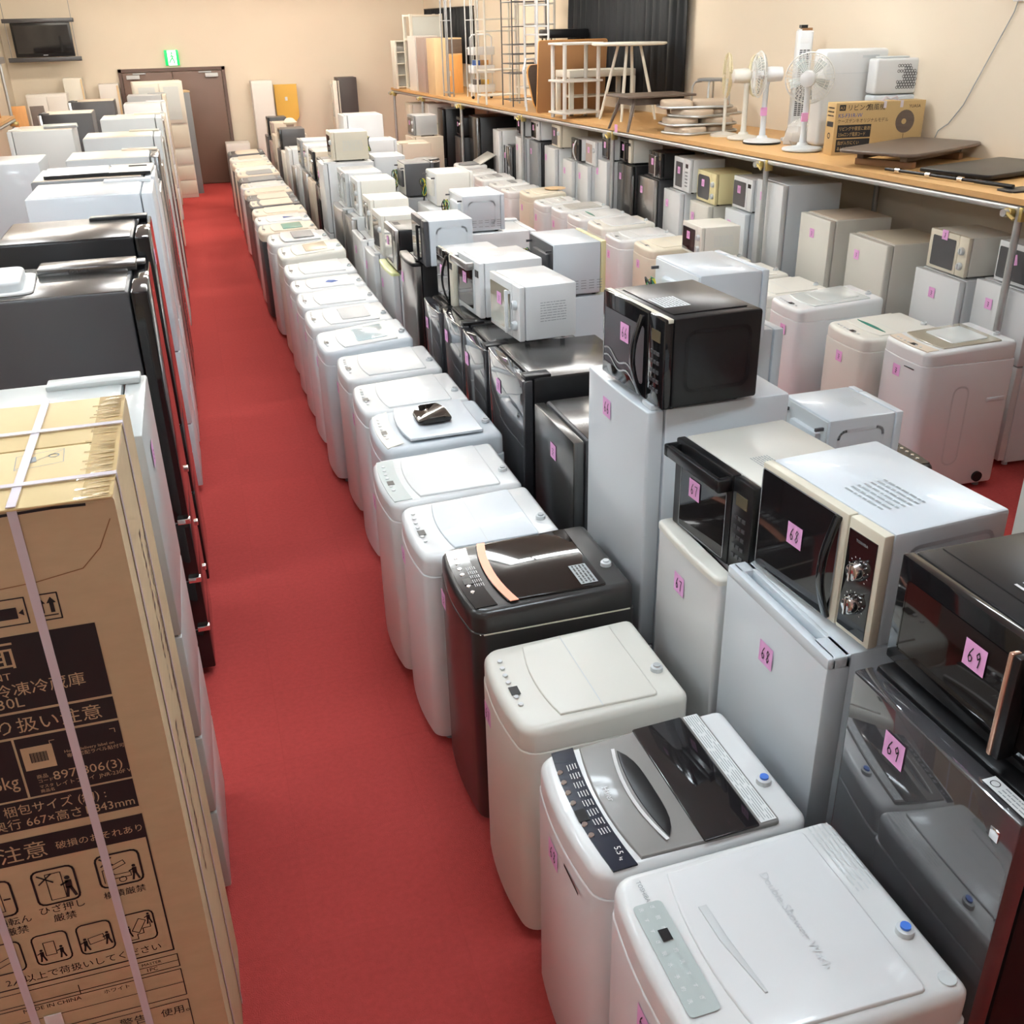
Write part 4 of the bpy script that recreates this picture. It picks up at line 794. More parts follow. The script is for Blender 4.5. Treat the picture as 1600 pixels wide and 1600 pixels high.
def fan(label, x, y, base_m, pole_m, hubz, look, r=.17, guard='cage', motor='plastic', rb=.17, extra=True, lean=0.):
    t = on_shelf('standing_fan', label, 'fan', x, y, 0, 'electric fans on the wooden shelf')
    MB().lathe([(rb*.9, 0), (rb, .012), (rb, .02), (rb*.96, .03), (rb*.5, .042), (.05, .05), (.04, .07)], base_m, n=32).build('base', t)
    hz = hubz-TZ; MB().lathe([(.032, .05), (.026, .12), (.024, hz-.09), (.03, hz-.08), (.03, hz-.06)], pole_m, n=18).build('pole', t)
    ax = Matrix.Rotation(R(look), 3, 'Z') @ Matrix.Rotation(R(90), 3, 'Y')
    MB().lathe([(.03, -.14), (.06, -.13), (.066, -.03), (.06, .01), (.04, .03)], motor, (0, 0, hz), 24, ax).build('motor', t)
    cc = ax @ Vector((0, 0, .07)) + Vector((0, 0, hz)); cage(t, cc, ax, r, .05, guard)
    MB().lathe([(.04, .0), (.04, .05), (.02, .06)], motor, tuple(cc-ax @ Vector((0, 0, .03))), 16, ax).build('hub', t)
    if extra: MB().box(-.05, .012, -.03, -.02, .24, .31, 'pink').build('sticky_note', t)
    return t
fan('white fan with black-edged round base and pink note, guard turned away', 5.06, 8.66, 'white', 'cool', 2.335, 165, .19)
fan('older cream fan standing just behind the black-based one', 5.07, 9.03, 'warm', 'warm', 2.31, -15, .18, 'cagey', 'warm', extra=False, rb=.15)
t3 = fan('white fan with big clear blades facing out beside the fan carton', 5.06, 7.98, 'lgrey', 'cool', 2.325, 52, .20, extra=True)
t = D.objects['standing_fan']; MB().lathe([(.165, .0), (.172, .004), (.172, .018), (.16, .02)], 'black', n=32).build('base_rim', t)
# a bare fan guard standing on its edge
t = on_shelf('fan_guard', 'loose yellowed wire fan guard leaning behind the cream fan', 'fan guard', 5.07, 9.42, 0)
ax = Matrix.Rotation(R(-22), 3, 'Z') @ Matrix.Rotation(R(90), 3, 'Y'); cage(t, (0, 0, .55), ax, .2, .04, 'cagey', blades=False)
MB().tube([(0, 0, 0), (0, 0, .52)], .016, 'warm', 10).lathe([(.13, 0), (.13, .02), (.03, .04)], 'warm', n=24).build('stand', t)
# tower fan, wooden strip
t = on_shelf('tower_fan', 'tall white tower fan with dark vertical vent slots by the wall', 'tower fan', 5.46, 8.75, -20)
MB().slab(rrect(-.07, .07, -.07, .07, .03), .03, .93, 'white', .012).build('body', t); MB().lathe([(.13, 0), (.13, .02), (.07, .035)], 'white', n=28).build('base', t)
mb = MB()
for i in range(3):
    for j in range(34): mb.poly([front(-.0712)(*q) for q in ((-.045+i*.032, .22+j*.0165), (-.02+i*.032, .22+j*.0165), (-.02+i*.032, .231+j*.0165), (-.045+i*.032, .231+j*.0165))], 'vent')
mb.build('vent', t); MB().poly([front(-.0712)(*q) for q in ((-.05, .83), (.03, .83), (.03, .87), (-.05, .87))], 'paper').build('badge', t)
t = on_shelf('wooden_strip', 'narrow brown wooden board with white face standing behind the tower fan', 'board', 5.60, 8.95, -10)
MB().box(-.05, .05, -.02, .03, 0, .95, 'brownb', .002).box(-.075, -.05, -.02, .03, .0, .94, 'white').build('board', t); MB().box(-.06, .0, -.025, .035, .95, .975, 'black').build('end_cap', t)
# crumpled bag with a small appliance in it
t = on_shelf('plastic_bag', 'crumpled clear plastic bag with a small cream appliance, behind the big-bladed fan', 'bag', 5.33, 8.45, 0)
rnd = random.Random(5); mb = MB(); prof = [(.135, 0), (.15, .04), (.14, .1), (.12, .16), (.06, .2), (.02, .21)]; mb.lathe(prof, 'bag', n=22)
mb.warp(lambda c: Vector((c.x*(1+rnd.uniform(-.13, .13)), c.y*(1+rnd.uniform(-.13, .13)), max(0, c.z+rnd.uniform(-.015, .015))))); mb.build('bag', t, angle=20)
t2 = on_shelf('small_appliance', 'small cream and grey appliance inside the clear plastic bag', 'appliance', 5.33, 8.45, -15)
MB().box(-.10, .10, -.07, .07, .012, .06, 'mgrey', .01).build('base', t2); MB().box(-.11, .11, -.075, .075, .06, .11, 'warm', .02).build('lid', t2); MB().box(-.03, .0, -.077, -.07, .075, .095, 'black').box(.02, .05, -.077, -.07, .075, .095, 'black').build('switch', t2)

# dark low tables and pole
t = on_shelf('low_table', 'dark glossy table top lying on its folded brown legs beside the fan carton', 'table', 5.40, 6.98, 24)
MB().slab(plan(1.15, .62, .10, .10, .03), .10, .125, 'walnut', .008, .008).build('tabletop', t)
for s in (-1, 1): MB().box(-.42, .42, s*.18-.03, s*.18+.03, .05, .098, 'walnut', .008).build('leg_frame', t)
for x in (-.36, .36): MB().box(x-.03, x+.03, -.24, .24, 0.0, .05, 'brownb', .006).build('leg', t)
t = on_shelf('low_table', 'black flat folded table lying behind the microphone stand on the shelf', 'table', 5.54, 6.20, 14)
MB().slab(plan(.95, .58, .04, .04, .0), .022, .05, 'black', .006, .006).build('tabletop', t)
for s in (-1, 1): MB().box(-.40, .40, s*.2-.015, s*.2+.015, 0, .022, 'dgrey', .004).build('leg', t)
t = on_shelf('stand_pole', 'black telescopic stand pole with flat base lying on the shelf edge', 'stand', 4.97, 6.05, 0)
MB().tube([(-.08, .52, .022), (.07, -.25, .022)], .011, 'black', 10).tube([(.07, -.25, .022), (.12, -.55, .022)], .014, 'black', 10).build('pole', t)
for f in (.15, .5, .85): MB().tube([(-.08+.17*f*.88-.004, .52-.77*f+.02, .022), (-.08+.17*f*.88+.004, .52-.77*f-.02, .022)], .018, 'chrome', 10).build('clamp', t)
MB().slab(rrect(.02, .28, -.66, -.50, .03), 0, .012, 'black', .003).build('base', t)
# walnut table, white tables, stool, legless chairs
t = on_shelf('low_table', 'brown low wooden table with angled legs at the shelf edge', 'table', 4.74, 10.45, 2)
MB().slab(plan(.80, .55, .02, .02), .325, .345, 'walnut', .004, .004).build('tabletop', t); MB().box(-.28, .28, -.17, -.155, .25, .325, 'walnut').box(-.28, .28, .155, .17, .25, .325, 'walnut').box(-.29, -.275, -.17, .17, .25, .325, 'walnut').box(.275, .29, -.17, .17, .25, .325, 'walnut').build('apron', t)
for sx in (-1, 1):
    for sy in (-1, 1):
        MB().lathe([(.014, 0), (.024, .33)], 'walnut', n=12).warp(lambda c: Vector((c.x+sx*(.37-.33*c.z), c.y+sy*(.24-.24*c.z), c.z))).build('leg', t)
t = on_shelf('round_table', 'white round table on four splayed legs before the black curtain', 'table', 4.98, 11.62, 10)
MB().lathe([(.40, .79), (.43, .80), (.43, .815), (.42, .82)], 'bone', n=40).build('tabletop', t)
for k in range(4):
    a = R(45+90*k); mb = MB(); P0 = Vector((.13*math.cos(a), .13*math.sin(a), .79)); P1 = Vector((.33*math.cos(a), .33*math.sin(a), 0)); mb.lathe([(.015, 0), (.019, .4), (.016, .79)], 'bone', n=10)
    mb.warp(lambda c: Vector((c.x+(P1.x+(P0.x-P1.x)*c.z/.79), c.y+(P1.y+(P0.y-P1.y)*c.z/.79), c.z))); mb.build('leg', t)
t = on_shelf('side_table', 'cream square side table with lower tier beside the open white shelf', 'table', 4.98, 12.66, 4)
MB().box(-.45, .45, -.22, .22, .43, .51, 'bone', .008).build('tabletop', t); MB().slab(plan(.78, .34, .06, .06, -.06), .2, .218, 'bone', .004).build('lower_tier', t)
for sx in (-1, 1):
    for sy in (-1, 1): MB().box(sx*.42-.03, sx*.42+.03, sy*.20-.02, sy*.20+.02, 0, .43, 'bone', .005).build('leg', t)
t = on_shelf('open_shelf', 'white three-tier open shelf with round posts in front of a brown board', 'shelf', 4.55, 12.22, 5)
for z in (.05, .40, .80): MB().box(-.27, .27, -.20, .20, z, z+.025, 'cabw', .004).build('tier', t)
for sx in (-1, 1):
    for sy in (-1, 1): MB().tube([(sx*.22, sy*.17, 0), (sx*.22, sy*.17, .80)], .024, 'cabw', 12).build('post', t)
t = on_shelf('table_board', 'brown hardboard table top with orange edge standing upright', 'board', 4.80, 13.08, 4)
MB().slab(rrect(-.47, .47, 0, .84, .03), -.012, .012, 'brownb').slab(rrect(-.475, .475, -.0, .845, .03), -.009, .009, 'orange').warp(lambda c: Vector((c.x, c.z-.10*c.y, c.y))).build('board', t)
t = on_shelf('folding_table', 'round brown folded table top with orange edge leaning by the steel rack', 'table', 4.56, 13.40, 40)
MB().slab(rrect(-.24, .24, 0, .55, .14, 6), -.012, .012, 'walnut').slab(rrect(-.246, .246, -.0, .556, .14, 6), -.008, .008, 'orange').warp(lambda c: Vector((c.x, c.z+.25*c.y, c.y))).build('tabletop', t)
MB().tube([(-.17, .17, 0), (-.17, .22, .5), (-.1, .22, .62), (.1, .22, .62), (.17, .22, .5), (.17, .17, 0)], .014, 'white', 8).build('leg_frame', t)
t = on_shelf('stool', 'small stool with grey seat and bent steel legs by the wall', 'stool', 5.49, 10.55, 10)
MB().lathe([(.13, .44), (.15, .445), (.15, .46), (.13, .468)], 'mgrey', n=28).build('seat', t)
for k in range(4):
    a = R(45+90*k); MB().tube([(.10*math.cos(a), .10*math.sin(a), .44), (.17*math.cos(a), .17*math.sin(a), .43), (.195*math.cos(a), .195*math.sin(a), .39), (.215*math.cos(a), .215*math.sin(a), 0)], .011, 'galv', 8).build('leg', t)
specs = [(5.02, 9.85, .0, 15, 'lowest flat chair frame in the pile with beige pads'), (5.0, 9.86, .078, -8, 'second flat chair frame in the pile with beige pads'), (5.1, 9.9, .156, 20, 'third flat chair frame in the pile with beige pads'), (5.0, 9.95, .234, -15, 'topmost flat chair frame in the pile with beige pads')]
for x, y, z, rz, l in specs:
    t = thing('floor_chair', l, 'chair', (x, y, TZ+z), R(rz), 'legless chairs piled on the shelf')
    MB().tube([(px, py, .014) for px, py in rrect(-.36, .36, -.22, .22, .1, 5)], .013, 'galv', 8, closed=True).build('frame', t)
    MB().slab(rrect(-.33, -.04, -.2, .2, .07, 4), .004, .072, 'fabric', .024, .012).build('seat', t); MB().slab(rrect(.0, .33, -.18, .18, .07, 4), .004, .072, 'fabric', .024, .012).build('backrest', t)
# racks further along
def rack(name, label, x, y, w, d, h, m, tiers, rz=4, r=.011, grid=False, wire=True):
    t = on_shelf(name, label, 'rack', x, y, rz, 'racks standing on the wooden shelf')
    for sx in (-1, 1):
        for sy in (-1, 1): MB().tube([(sx*w/2, sy*d/2, 0), (sx*w/2, sy*d/2, h)], r, m, 8).build('post', t)
    for z in tiers:
        mb = MB(); mb.tube([(-w/2, -d/2, z), (w/2, -d/2, z), (w/2, d/2, z), (-w/2, d/2, z)], r*.7, m, 6, closed=True)
        if wire:
            for i in range(1, 9): mb.tube([(-w/2+w*i/9, -d/2, z), (-w/2+w*i/9, d/2, z)], r*.3, m, 4)
        mb.build('tier', t)
    return t
rack('wire_rack', 'tall white ladder-like wire rack reaching out of view', 4.40, 15.0, .50, .36, 1.7, 'bone', (.12, .45, .95, 1.1, 1.35, 1.6), r=.016)
rack('wire_rack', 'thin black wire rack behind the white one', 4.62, 14.45, .50, .40, 1.5, 'dgrey', (.08, .42, .54, .66, .78, 1.0, 1.3), r=.009)
rack('wire_rack', 'square-tube white rack with two low shelves against the curtain gap', 4.98, 15.05, .46, .34, 1.65, 'cabw', (.2, .75, 1.02, 1.28, 1.55), r=.02)
rack('hanger_rack', 'white steel hanger stand with rungs by the black basket', 4.64, 13.96, .16, .44, 1.75, 'white', (.1, .50, .90, 1.0, 1.25, 1.5), r=.016, wire=False)
rack('hanger_rack', 'slim grey double-pole clothes stand beside the wooden cabinet', 4.14, 16.95, .07, .30, 1.75, 'mgrey', (.06, 1.1), r=.011, wire=False)
rack('hanger_rack', 'thin steel pole stand between the brown cabinet and white cart', 4.46, 16.6, .09, .34, 1.5, 'galv', (.1, .7, 1.1), r=.010, wire=False)
t = on_shelf('black_basket', 'black shallow tray on a stand behind the brown board', 'basket', 5.06, 14.05, 5)
for sx in (-1, 1):
    for sy in (-1, 1): MB().tube([(sx*.25, sy*.15, 0), (sx*.25, sy*.15, .86)], .01, 'black', 6).build('leg', t)
MB().box(-.29, .29, -.19, .19, .85, .96, 'black', .02).build('tray', t)
t = on_shelf('kitchen_cart', 'white three-basket rolling cart with books, before the white wire rack', 'cart', 4.46, 16.1, 5)
for z in (.10, .37, .62): MB().box(-.17, .17, -.13, -.12, z, z+.11, 'white', .004).box(-.17, .17, .12, .13, z, z+.11, 'white', .004).box(-.17, -.16, -.13, .13, z, z+.11, 'white', .004).box(.16, .17, -.13, .13, z, z+.11, 'white', .004).box(-.17, .17, -.13, .13, z, z+.008, 'white').build('basket', t)
for sx in (-1, 1): MB().tube([(sx*.175, 0, .04), (sx*.175, 0, .86), (sx*.13, 0, .9)], .011, 'white', 8).build('frame', t)
MB().tube([(-.13, 0, .9), (.13, 0, .9)], .011, 'white', 8).build('handle', t)
for sx in (-1, 1): MB().lathe([(.0, -.012), (.022, -.011), (.022, .011), (.0, .012)], 'black', (sx*.15, 0, .024), 14, Matrix.Rotation(R(90), 3, 'X')).build('wheel', t)
for i, (z, m) in enumerate(((.379, 'orange'), (.379, 'bluein'), (.109, 'ochre'), (.109, 'dbrown'))):
    tt = thing('book', ('orange spine', 'blue spine', 'ochre spine', 'dark spine')[i] + ' book standing in the white rolling cart', 'book', (4.46+(-.08 if i % 2 else .05), 16.1, TZ+z), R(5), 'books in the rolling cart')
    MB().box(-.03, .03, -.1, .1, 0, .17, m, .003).build('cover', tt); MB().box(-.024, .024, -.097, .09, .003, .173, 'paper').build('pages', tt)
# cabinets at the shelf's far end
t = on_shelf('cabinet', 'upright two-tone cabinet with brown door and light wood side on the shelf', 'cabinet', 4.25, 17.6, 5, 'cabinets at the shelf end')
MB().box(-.24, .24, -.20, .20, 0, .85, 'oak', .006).build('body', t); MB().box(-.02, .235, -.212, -.201, .02, .60, 'orange', .004).build('door', t); MB().box(-.01, .235, -.21, -.201, .62, .83, 'walnut', .004).build('glass_panel', t); MB().box(.0, .03, -.225, -.212, .28, .36, 'oak', .003).build('handle', t)
t = on_shelf('cabinet', 'rose grey laminated cabinet beside the two-tone one', 'cabinet', 4.13, 18.35, 5, 'cabinets at the shelf end'); MB().box(-.12, .22, -.22, .22, 0, .86, 'rose', .006).build('body', t); MB().box(-.1, .2, -.23, -.221, .02, .84, 'rose', .003).build('door', t)
t = on_shelf('cabinet', 'white laminated cabinet with dark slot at the shelf end', 'cabinet', 4.2, 18.95, 5, 'cabinets at the shelf end'); MB().box(-.22, .2, -.22, .22, 0, .88, 'cabw', .006).build('body', t); MB().box(-.2, .18, -.23, -.221, .02, .43, 'cabw', .003).build('door', t)
for z in (.2, .35, .5): MB().box(-.18, -.05, -.236, -.229, z, z+.012, 'dgrey').build('handle', t)
t = on_shelf('display_case', 'tall glass-topped pale display case behind the white cabinet', 'cabinet', 4.32, 19.45, 5, 'cabinets at the shelf end')
for sx in (-1, 1):
    for sy in (-1, 1): MB().box(sx*.28-.025, sx*.28+.025, sy*.2-.025, sy*.2+.025, 0, 1.22, 'bone', .004).build('post', t)
for z in (0, .8, 1.18): MB().box(-.3, .3, -.22, .22, z, z+.03, 'bone', .004).build('tier', t)
MB().box(-.26, .26, -.205, -.20, .82, 1.18, 'clear').build('glass', t)
t = on_shelf('open_shelf', 'pale four-tier lattice shelf at the very end of the wooden deck', 'shelf', 4.0, 19.78, 5)
for sx in (-1, 1): MB().box(sx*.17-.02, sx*.17+.02, -.12, .12, 0, .80, 'bone', .003).build('side_panel', t)
for z in (.02, .22, .41, .60, .78): MB().box(-.16, .16, -.12, .12, z, z+.02, 'bone', .003).build('tier', t)
MB().box(-.16, .16, .11, .12, .02, .78, 'cabw').build('back_panel', t)

# ------------------------------------------------------------------ curtains on the right wall
def drape(label, y0, y1, z0, z1, n):
    t = thing('curtain', label, 'curtain', (wall_x((y0+y1)/2)-.09, (y0+y1)/2, 0), math.atan(-SL), 'black curtains on the wall')
    L = abs(y1-y0); mb = MB(); N = n*10; pts = []
    for i in range(N+1):
        yy = -L/2+L*i/N; ph = i/10*2*math.pi; pts.append((.035*math.sin(ph)+.012*math.sin(ph*2.3+1), yy))
    f = lambda z, k: [Vector((x*k, y, z)) for x, y in pts]
    lo = [mb.bm.verts.new(p) for p in f(z0, 1.25)]; mid = [mb.bm.verts.new(p) for p in f((z0+z1)/2, 1.05)]; hi = [mb.bm.verts.new(p) for p in f(z1, .7)]
    for a, b in ((lo, mid), (mid, hi)):
        for i in range(N): mb.bm.faces.new((a[i], a[i+1], b[i+1], b[i]))
    mb._mark('curtain'); o = mb.build('cloth', t, angle=80)
    sm = o.modifiers.new('thick', 'SOLIDIFY'); sm.thickness = .004
    MB().tube([(0, -L/2-.05, z1+.01), (0, L/2+.05, z1+.01)], .012, 'black', 8).build('rail', t)
drape('big black pleated curtain on the wall behind the white tables', 11.45, 14.65, 1.95, 3.35, 17)
drape('black pleated curtain hung beyond the wire racks', 18.75, 21.6, 2.15, 3.06, 14)

# cables on the wall
t = thing('wall_cable', 'thin white cable drooping down the cream wall above the dark tables', 'cable', (0, 0, 0))
MB().tube([(wall_x(y)-.012, y, z) for y, z in ((6.78, 2.95), (6.82, 2.79), (7.0, 2.45), (7.17, 2.13), (7.3, 1.98), (7.40, 1.92), (7.44, 1.83), (7.45, 1.755))], .004, 'inkg', 6).build('cord', t)
MB().box(wall_x(6.78)-.05, wall_x(6.78)-.002, 6.74, 6.82, 2.86, 2.95, 'white', .01).build('junction_box', t)
t = thing('power_cable', 'black cable hanging over the folded black table at the wall', 'cable', (0, 0, 0))
MB().tube([(wall_x(6.0)-.02, 6.0, 2.6), (wall_x(6.05)-.03, 6.05, 2.1), (wall_x(6.1)-.05, 6.1, 1.9), (wall_x(6.05)-.1, 6.0, 1.81), (5.75, 5.9, 1.812)], .006, 'wire_b', 6).build('cord', t)

# ------------------------------------------------------------------ tall fridges on the other side of the red aisle
GL = 'tall refrigerators lining the red aisle opposite the washers'
def l1(desc, n): return '%s, %s tall fridge past the cardboard box' % (desc, ORD[n])
L1 = [
    ('pale grey fridge with stepped door edge', 2.80, 3.39, 1.785, .68, dict(body='gwhite', door='gwhite', splits=(.22, .40, .62), cover='gwhite')),
    ('dark steel fridge with glassy black doors', 4.23, 4.85, 1.87, .70, dict(body='dgrey', door='gloss', top='dsteel', splits=(.14, .28, .44), cover='dsteel', handle='corner')),
    ('black fridge with satin top and hinge box', 5.12, 5.75, 1.93, .68, dict(body='black', door='gloss', top='dsteel', splits=(.3, .5), cover='black')),
    ('bluish white fridge with glossy white hinge covers', 6.45, 7.08, 1.95, .70, dict(body='cool', door='cool', top='white', splits=(.25, .5), cover='white')),
    ('dark grey fridge with panels on its top', 7.27, 7.92, 1.945, .76, dict(body='mgrey', door='cool', top='beige', splits=(.25, .5), cover='black')),
    ('steel fronted lower fridge', 8.08, 8.72, 1.74, .68, dict(body='grey', door='steel', splits=(.3, .5))),
    ('grey fridge with plain beige lit top', 8.9, 9.52, 1.90, .70, dict(body='grey', door='dsteel', top='beige', splits=(.3, .5), cover='beige')),
    ('dark mirror fronted lower fridge', 9.65, 10.25, 1.74, .66, dict(body='lgrey', door='mirror', splits=(.3, .5))),
    ('big light grey fridge with cream hinge block', 10.67, 11.3, 1.905, .70, dict(body='lgrey', door='lgrey', top='beige', splits=(.3, .5), cover='cream')),
    ('low grey gap-filling fridge', 11.5, 12.1, 1.78, .64, dict(body='grey', door='dsteel', splits=(.3, .5))),
    ('mid grey fridge with beige lit top', 12.43, 13.05, 1.945, .64, dict(body='lgrey', door='lgrey', top='beige', splits=(.3, .5), cover='cream')),
    ('pale fridge with shiny dark doors', 13.6, 14.2, 1.83, .64, dict(body='lgrey', door='mirror', splits=(.3, .5))),
    ('grey fridge with cream doors', 15.1, 15.7, 1.78, .64, dict(body='lgrey', door='cream', splits=(.3, .5))),
    ('white fridge with a plain white side', 17.4, 18.0, 1.80, .62, dict(body='white', door='white', top='white', splits=(.3, .5))),
    ('grey fridge with black rear edge', 19.0, 19.6, 1.835, .62, dict(body='grey', door='cream', splits=(.3, .5))),
]
for i, (desc, y0, y1, h, d, kw) in enumerate(L1):
    nt = '~' if i in (0, 2) else None
    fridge(l1(desc, i), -.245, y0, y1, h, d, face='R', group=GL, num=nt, notex=-.15, t=.065, **kw)
# extra long hinge cover and lid bits lying on top of the near ones
def on_top(name, label, cat, x, y, z, rz, parts):
    t = thing(name, label, cat, (x, y, z), R(rz))
    for pn, mb in parts: mb.build(pn, t)
    return t
o = [q for q in D.objects if q.get('label', '').startswith('dark steel fridge with glassy')][0]
MB().box(.10, .25, -.30, .10, 1.868, 1.905, 'dsteel', .008).text('TOSHIBA', .022, lambda u, v: Vector((.0995, -.02-u, 1.878+v)), 'ink').build('top_hinge_unit', o)
on_top('drawer_tray', 'pale grey plastic tray lying on the dark steel fridge', 'tray', -.93, 4.50, 1.875, 4, [('tray', MB().slab(rrect(-.22, .20, -.17, .17, .04), 0, .045, 'lgrey', .012).slab(rrect(-.26, .24, -.2, .2, .05), 0, .008, 'lino', .003)), ('window', MB().slab(rrect(-.16, .02, -.15, -.09, .025), .045, .05, 'cool', .002))])
on_top('shelf_panel', 'pale panel with black edge lying on the dark grey fridge, wall side', 'panel', -.74, 7.58, 1.952, 3, [('panel', MB().slab(rrect(-.20, .20, -.24, .24, .02), 0, .016, 'cool', .004).box(-.2, .2, -.245, -.238, 0, .02, 'black'))])
on_top('shelf_panel', 'pale panel with black edge lying on the dark grey fridge, middle', 'panel', -.40, 7.58, 1.952, -2, [('panel', MB().slab(rrect(-.14, .14, -.24, .24, .02), 0, .014, 'warm', .004).box(-.14, .14, -.245, -.238, 0, .018, 'black').box(-.02, .1, .1, .13, .014, .02, 'black'))])
# second line of fridges behind, facing the other way
GL2 = 'refrigerators backed against the tall aisle ones'
for desc, y0, y1, h, xf, kw in (
    ('white fridge facing away with white hinge cap', 10.4, 11.1, 1.75, -2.03, dict(body='cool', top='white', cover='warm')),
    ('light grey fridge facing away with dented cap, largest in the back line', 13.3, 14.0, 1.80, -1.97, dict(body='lgrey', top='beige', cover='warm')),
    ('black fridge facing away, first of two black ones', 15.9, 16.6, 1.80, -1.92, dict(body='dgrey', top='beige', edge='steel')),
    ('black fridge facing away near the far wall, second of two black ones', 18.6, 19.25, 1.80, -1.76, dict(body='dgrey', top='beige', edge='steel'))):
    fridge(desc, xf, y0, y1, h, .70, face='L', group=GL2, num=None, splits=(.3, .5), **kw)
on_top('shelf_panel', 'greenish panel lying across the light grey fridge that faces away', 'panel', -1.45, 13.65, 1.806, 6, [('panel', MB().box(-.16, .22, -.22, .22, 0, .02, 'panelg', .004).box(-.15, .2, -.225, -.218, 0, .024, 'mgrey'))])

# ------------------------------------------------------------------ the big strapped cardboard box
t = thing('cardboard_box', 'huge brown cardboard refrigerator box with black Japanese print and white straps', 'cardboard box', (-.245-.40, 1.94+.315, 0))
w2, d2, hb = .40, .315, 1.974
MB().slab([(-w2, -d2), (w2, -d2), (w2, d2), (-w2, d2)], 0, hb, 'kraft', .006).build('box', t)
MB().box(-w2, w2-.002, -d2-.004, -.004, hb+.0005, hb+.006, 'kraft_lit', .002).box(-w2, w2-.002, .004, d2, hb+.0005, hb+.006, 'kraft_lit', .002).build('top_flap', t)
mb = MB(); rnd = random.Random(2); n = 70
for i in range(n):      # rippled clear tape over the top edge
    y = -d2+.0+i*2*d2/n; a = rnd.uniform(.035, .075); zt = rnd.uniform(.0064, .0085)
    mb.poly([Vector((w2-a, y, hb+.0064)), Vector((w2-.008, y, hb+zt)), Vector((w2-.008, y+2*d2/n*rnd.uniform(.5, 1), hb+zt-.0008)), Vector((w2-a, y+2*d2/n, hb+.0064))], 'tape')
mb.poly([Vector((w2-.06, -d2, hb+.0062)), Vector((w2, -d2, hb+.0062)), Vector((w2, d2, hb+.0062)), Vector((w2-.06, d2, hb+.0062))], 'tape'); 
mb.build('packing_tape', t)
def strapx(x, dx=.02): MB().box(x, x+dx, -d2-.003, -d2-.0015, 0, hb+.004, 'strap').box(x, x+dx, d2+.0015, d2+.003, 0, hb+.004, 'strap').box(x, x+dx, -d2-.003, d2+.003, hb+.0085, hb+.0105, 'strap').build('strap', t)
OX = .645
strapx(-.44+OX, .018); strapx(-.69+OX, .018)
for y in (-.22, .09): MB().box(w2+.0015, w2+.003, y, y+.017, 0, hb+.008, 'strap').box(-w2, w2+.003, y, y+.017, hb+.0108, hb+.0125, 'strap').build('strap', t)
# crease at the upper corner
MB().stroke([(-.26+OX, 1.93), (-.29+OX, 1.87), (-.33+OX, 1.83), (-.42+OX, 1.815), (-.5+OX, 1.81)], .0022, front(-d2-.001), 'brownb').stroke([(-.5+OX, 1.966), (-.36+OX, 1.970), (-.30+OX, 1.968)], .006, front(-d2-.001), 'ink').build('torn_edge', t)
P = lambda u, v: Vector((u+OX, -d2-.0012, v)); P2 = lambda u, v: Vector((u+OX, -d2-.0019, v))
mb = MB(); XL0 = -1.035; XR = -.333
def blk(z0, z1, x0=XL0, x1=XR): mb.poly([P(x0, z0), P(x1, z0), P(x1, z1), P(x0, z1)], 'ink')
def tx(s, x, z, size, al='LEFT', sx=1., m='kraft'): mb.text(s, size, lambda u, v: P2(x+u, z+v), m, al, sx)
def bx(x0, x1, z0, z1, wd_=.004, r=None): mb.stroke(rrect(x0, x1, z0, z1, r, 3) if r else [(x0, z0), (x1, z0), (x1, z1), (x0, z1)], wd_, P2, 'ink', True)
blk(1.520, 1.702); blk(1.456, 1.514); blk(1.292, 1.450, -.545, XR); blk(1.292, 1.450, XL0, -.550); blk(1.206, 1.287); blk(1.112, 1.183)
tx('梱包 正面', -.80, 1.632, .072, 'LEFT'); tx('FRONT', -.60, 1.600, .024, sx=1.1)
tx('2ドア ファン式冷凍冷蔵庫', -.80, 1.560, .036, sx=1.); 
mb2 = None
tx('230L', -.575, 1.530, .036); tx('お取り扱い注意', -.662, 1.468, .042, sx=1.03)
mb.poly([P2(a, b) for a, b in ((-.538, 1.363), (-.475, 1.363), (-.475, 1.424), (-.538, 1.424))], 'kraft')
for i in range(16): mb.poly([P2(-.523+i*.0022, 1.382)+Vector((0, -.0006, 0)), P2(-.523+i*.0022+(.0012 if i % 3 else .0018), 1.382)+Vector((0, -.0006, 0)), P2(-.523+i*.0022+(.0012 if i % 3 else .0018), 1.408)+Vector((0, -.0006, 0)), P2(-.523+i*.0022, 1.408)+Vector((0, -.0006, 0))], 'ink')
tx('Home delivery label on', -.455, 1.392, .011); tx('専用宅配ラベル貼付可', -.452, 1.379, .012)
for a, b, c in ((-.478, 1.432, 1), (-.345, 1.432, -1)): mb.stroke([(a, b-.01), (a, b), (a+.01*c, b)], .0015, P2, 'kraft')
tx('商品', -.522, 1.338, .012); tx('コード', -.522, 1.326, .011); tx('897 806(3)', -.49, 1.326, .033); tx('マスタ', -.522, 1.311, .010); tx('レイトフレイ  JNR-230F WH', -.49, 1.308, .014); tx('商品名', -.522, 1.299, .010)
tx('質量 58kg', -.715, 1.325, .05, sx=.75)
tx('梱包サイズ (約) :', -.607, 1.251, .032, sx=.9); tx('幅 569×奥行 667×高さ1,843mm', -.735, 1.215, .032, sx=.92)
tx('注意', -.645, 1.125, .052, sx=1.); tx('破損のおそれあり', -.525, 1.135, .024)
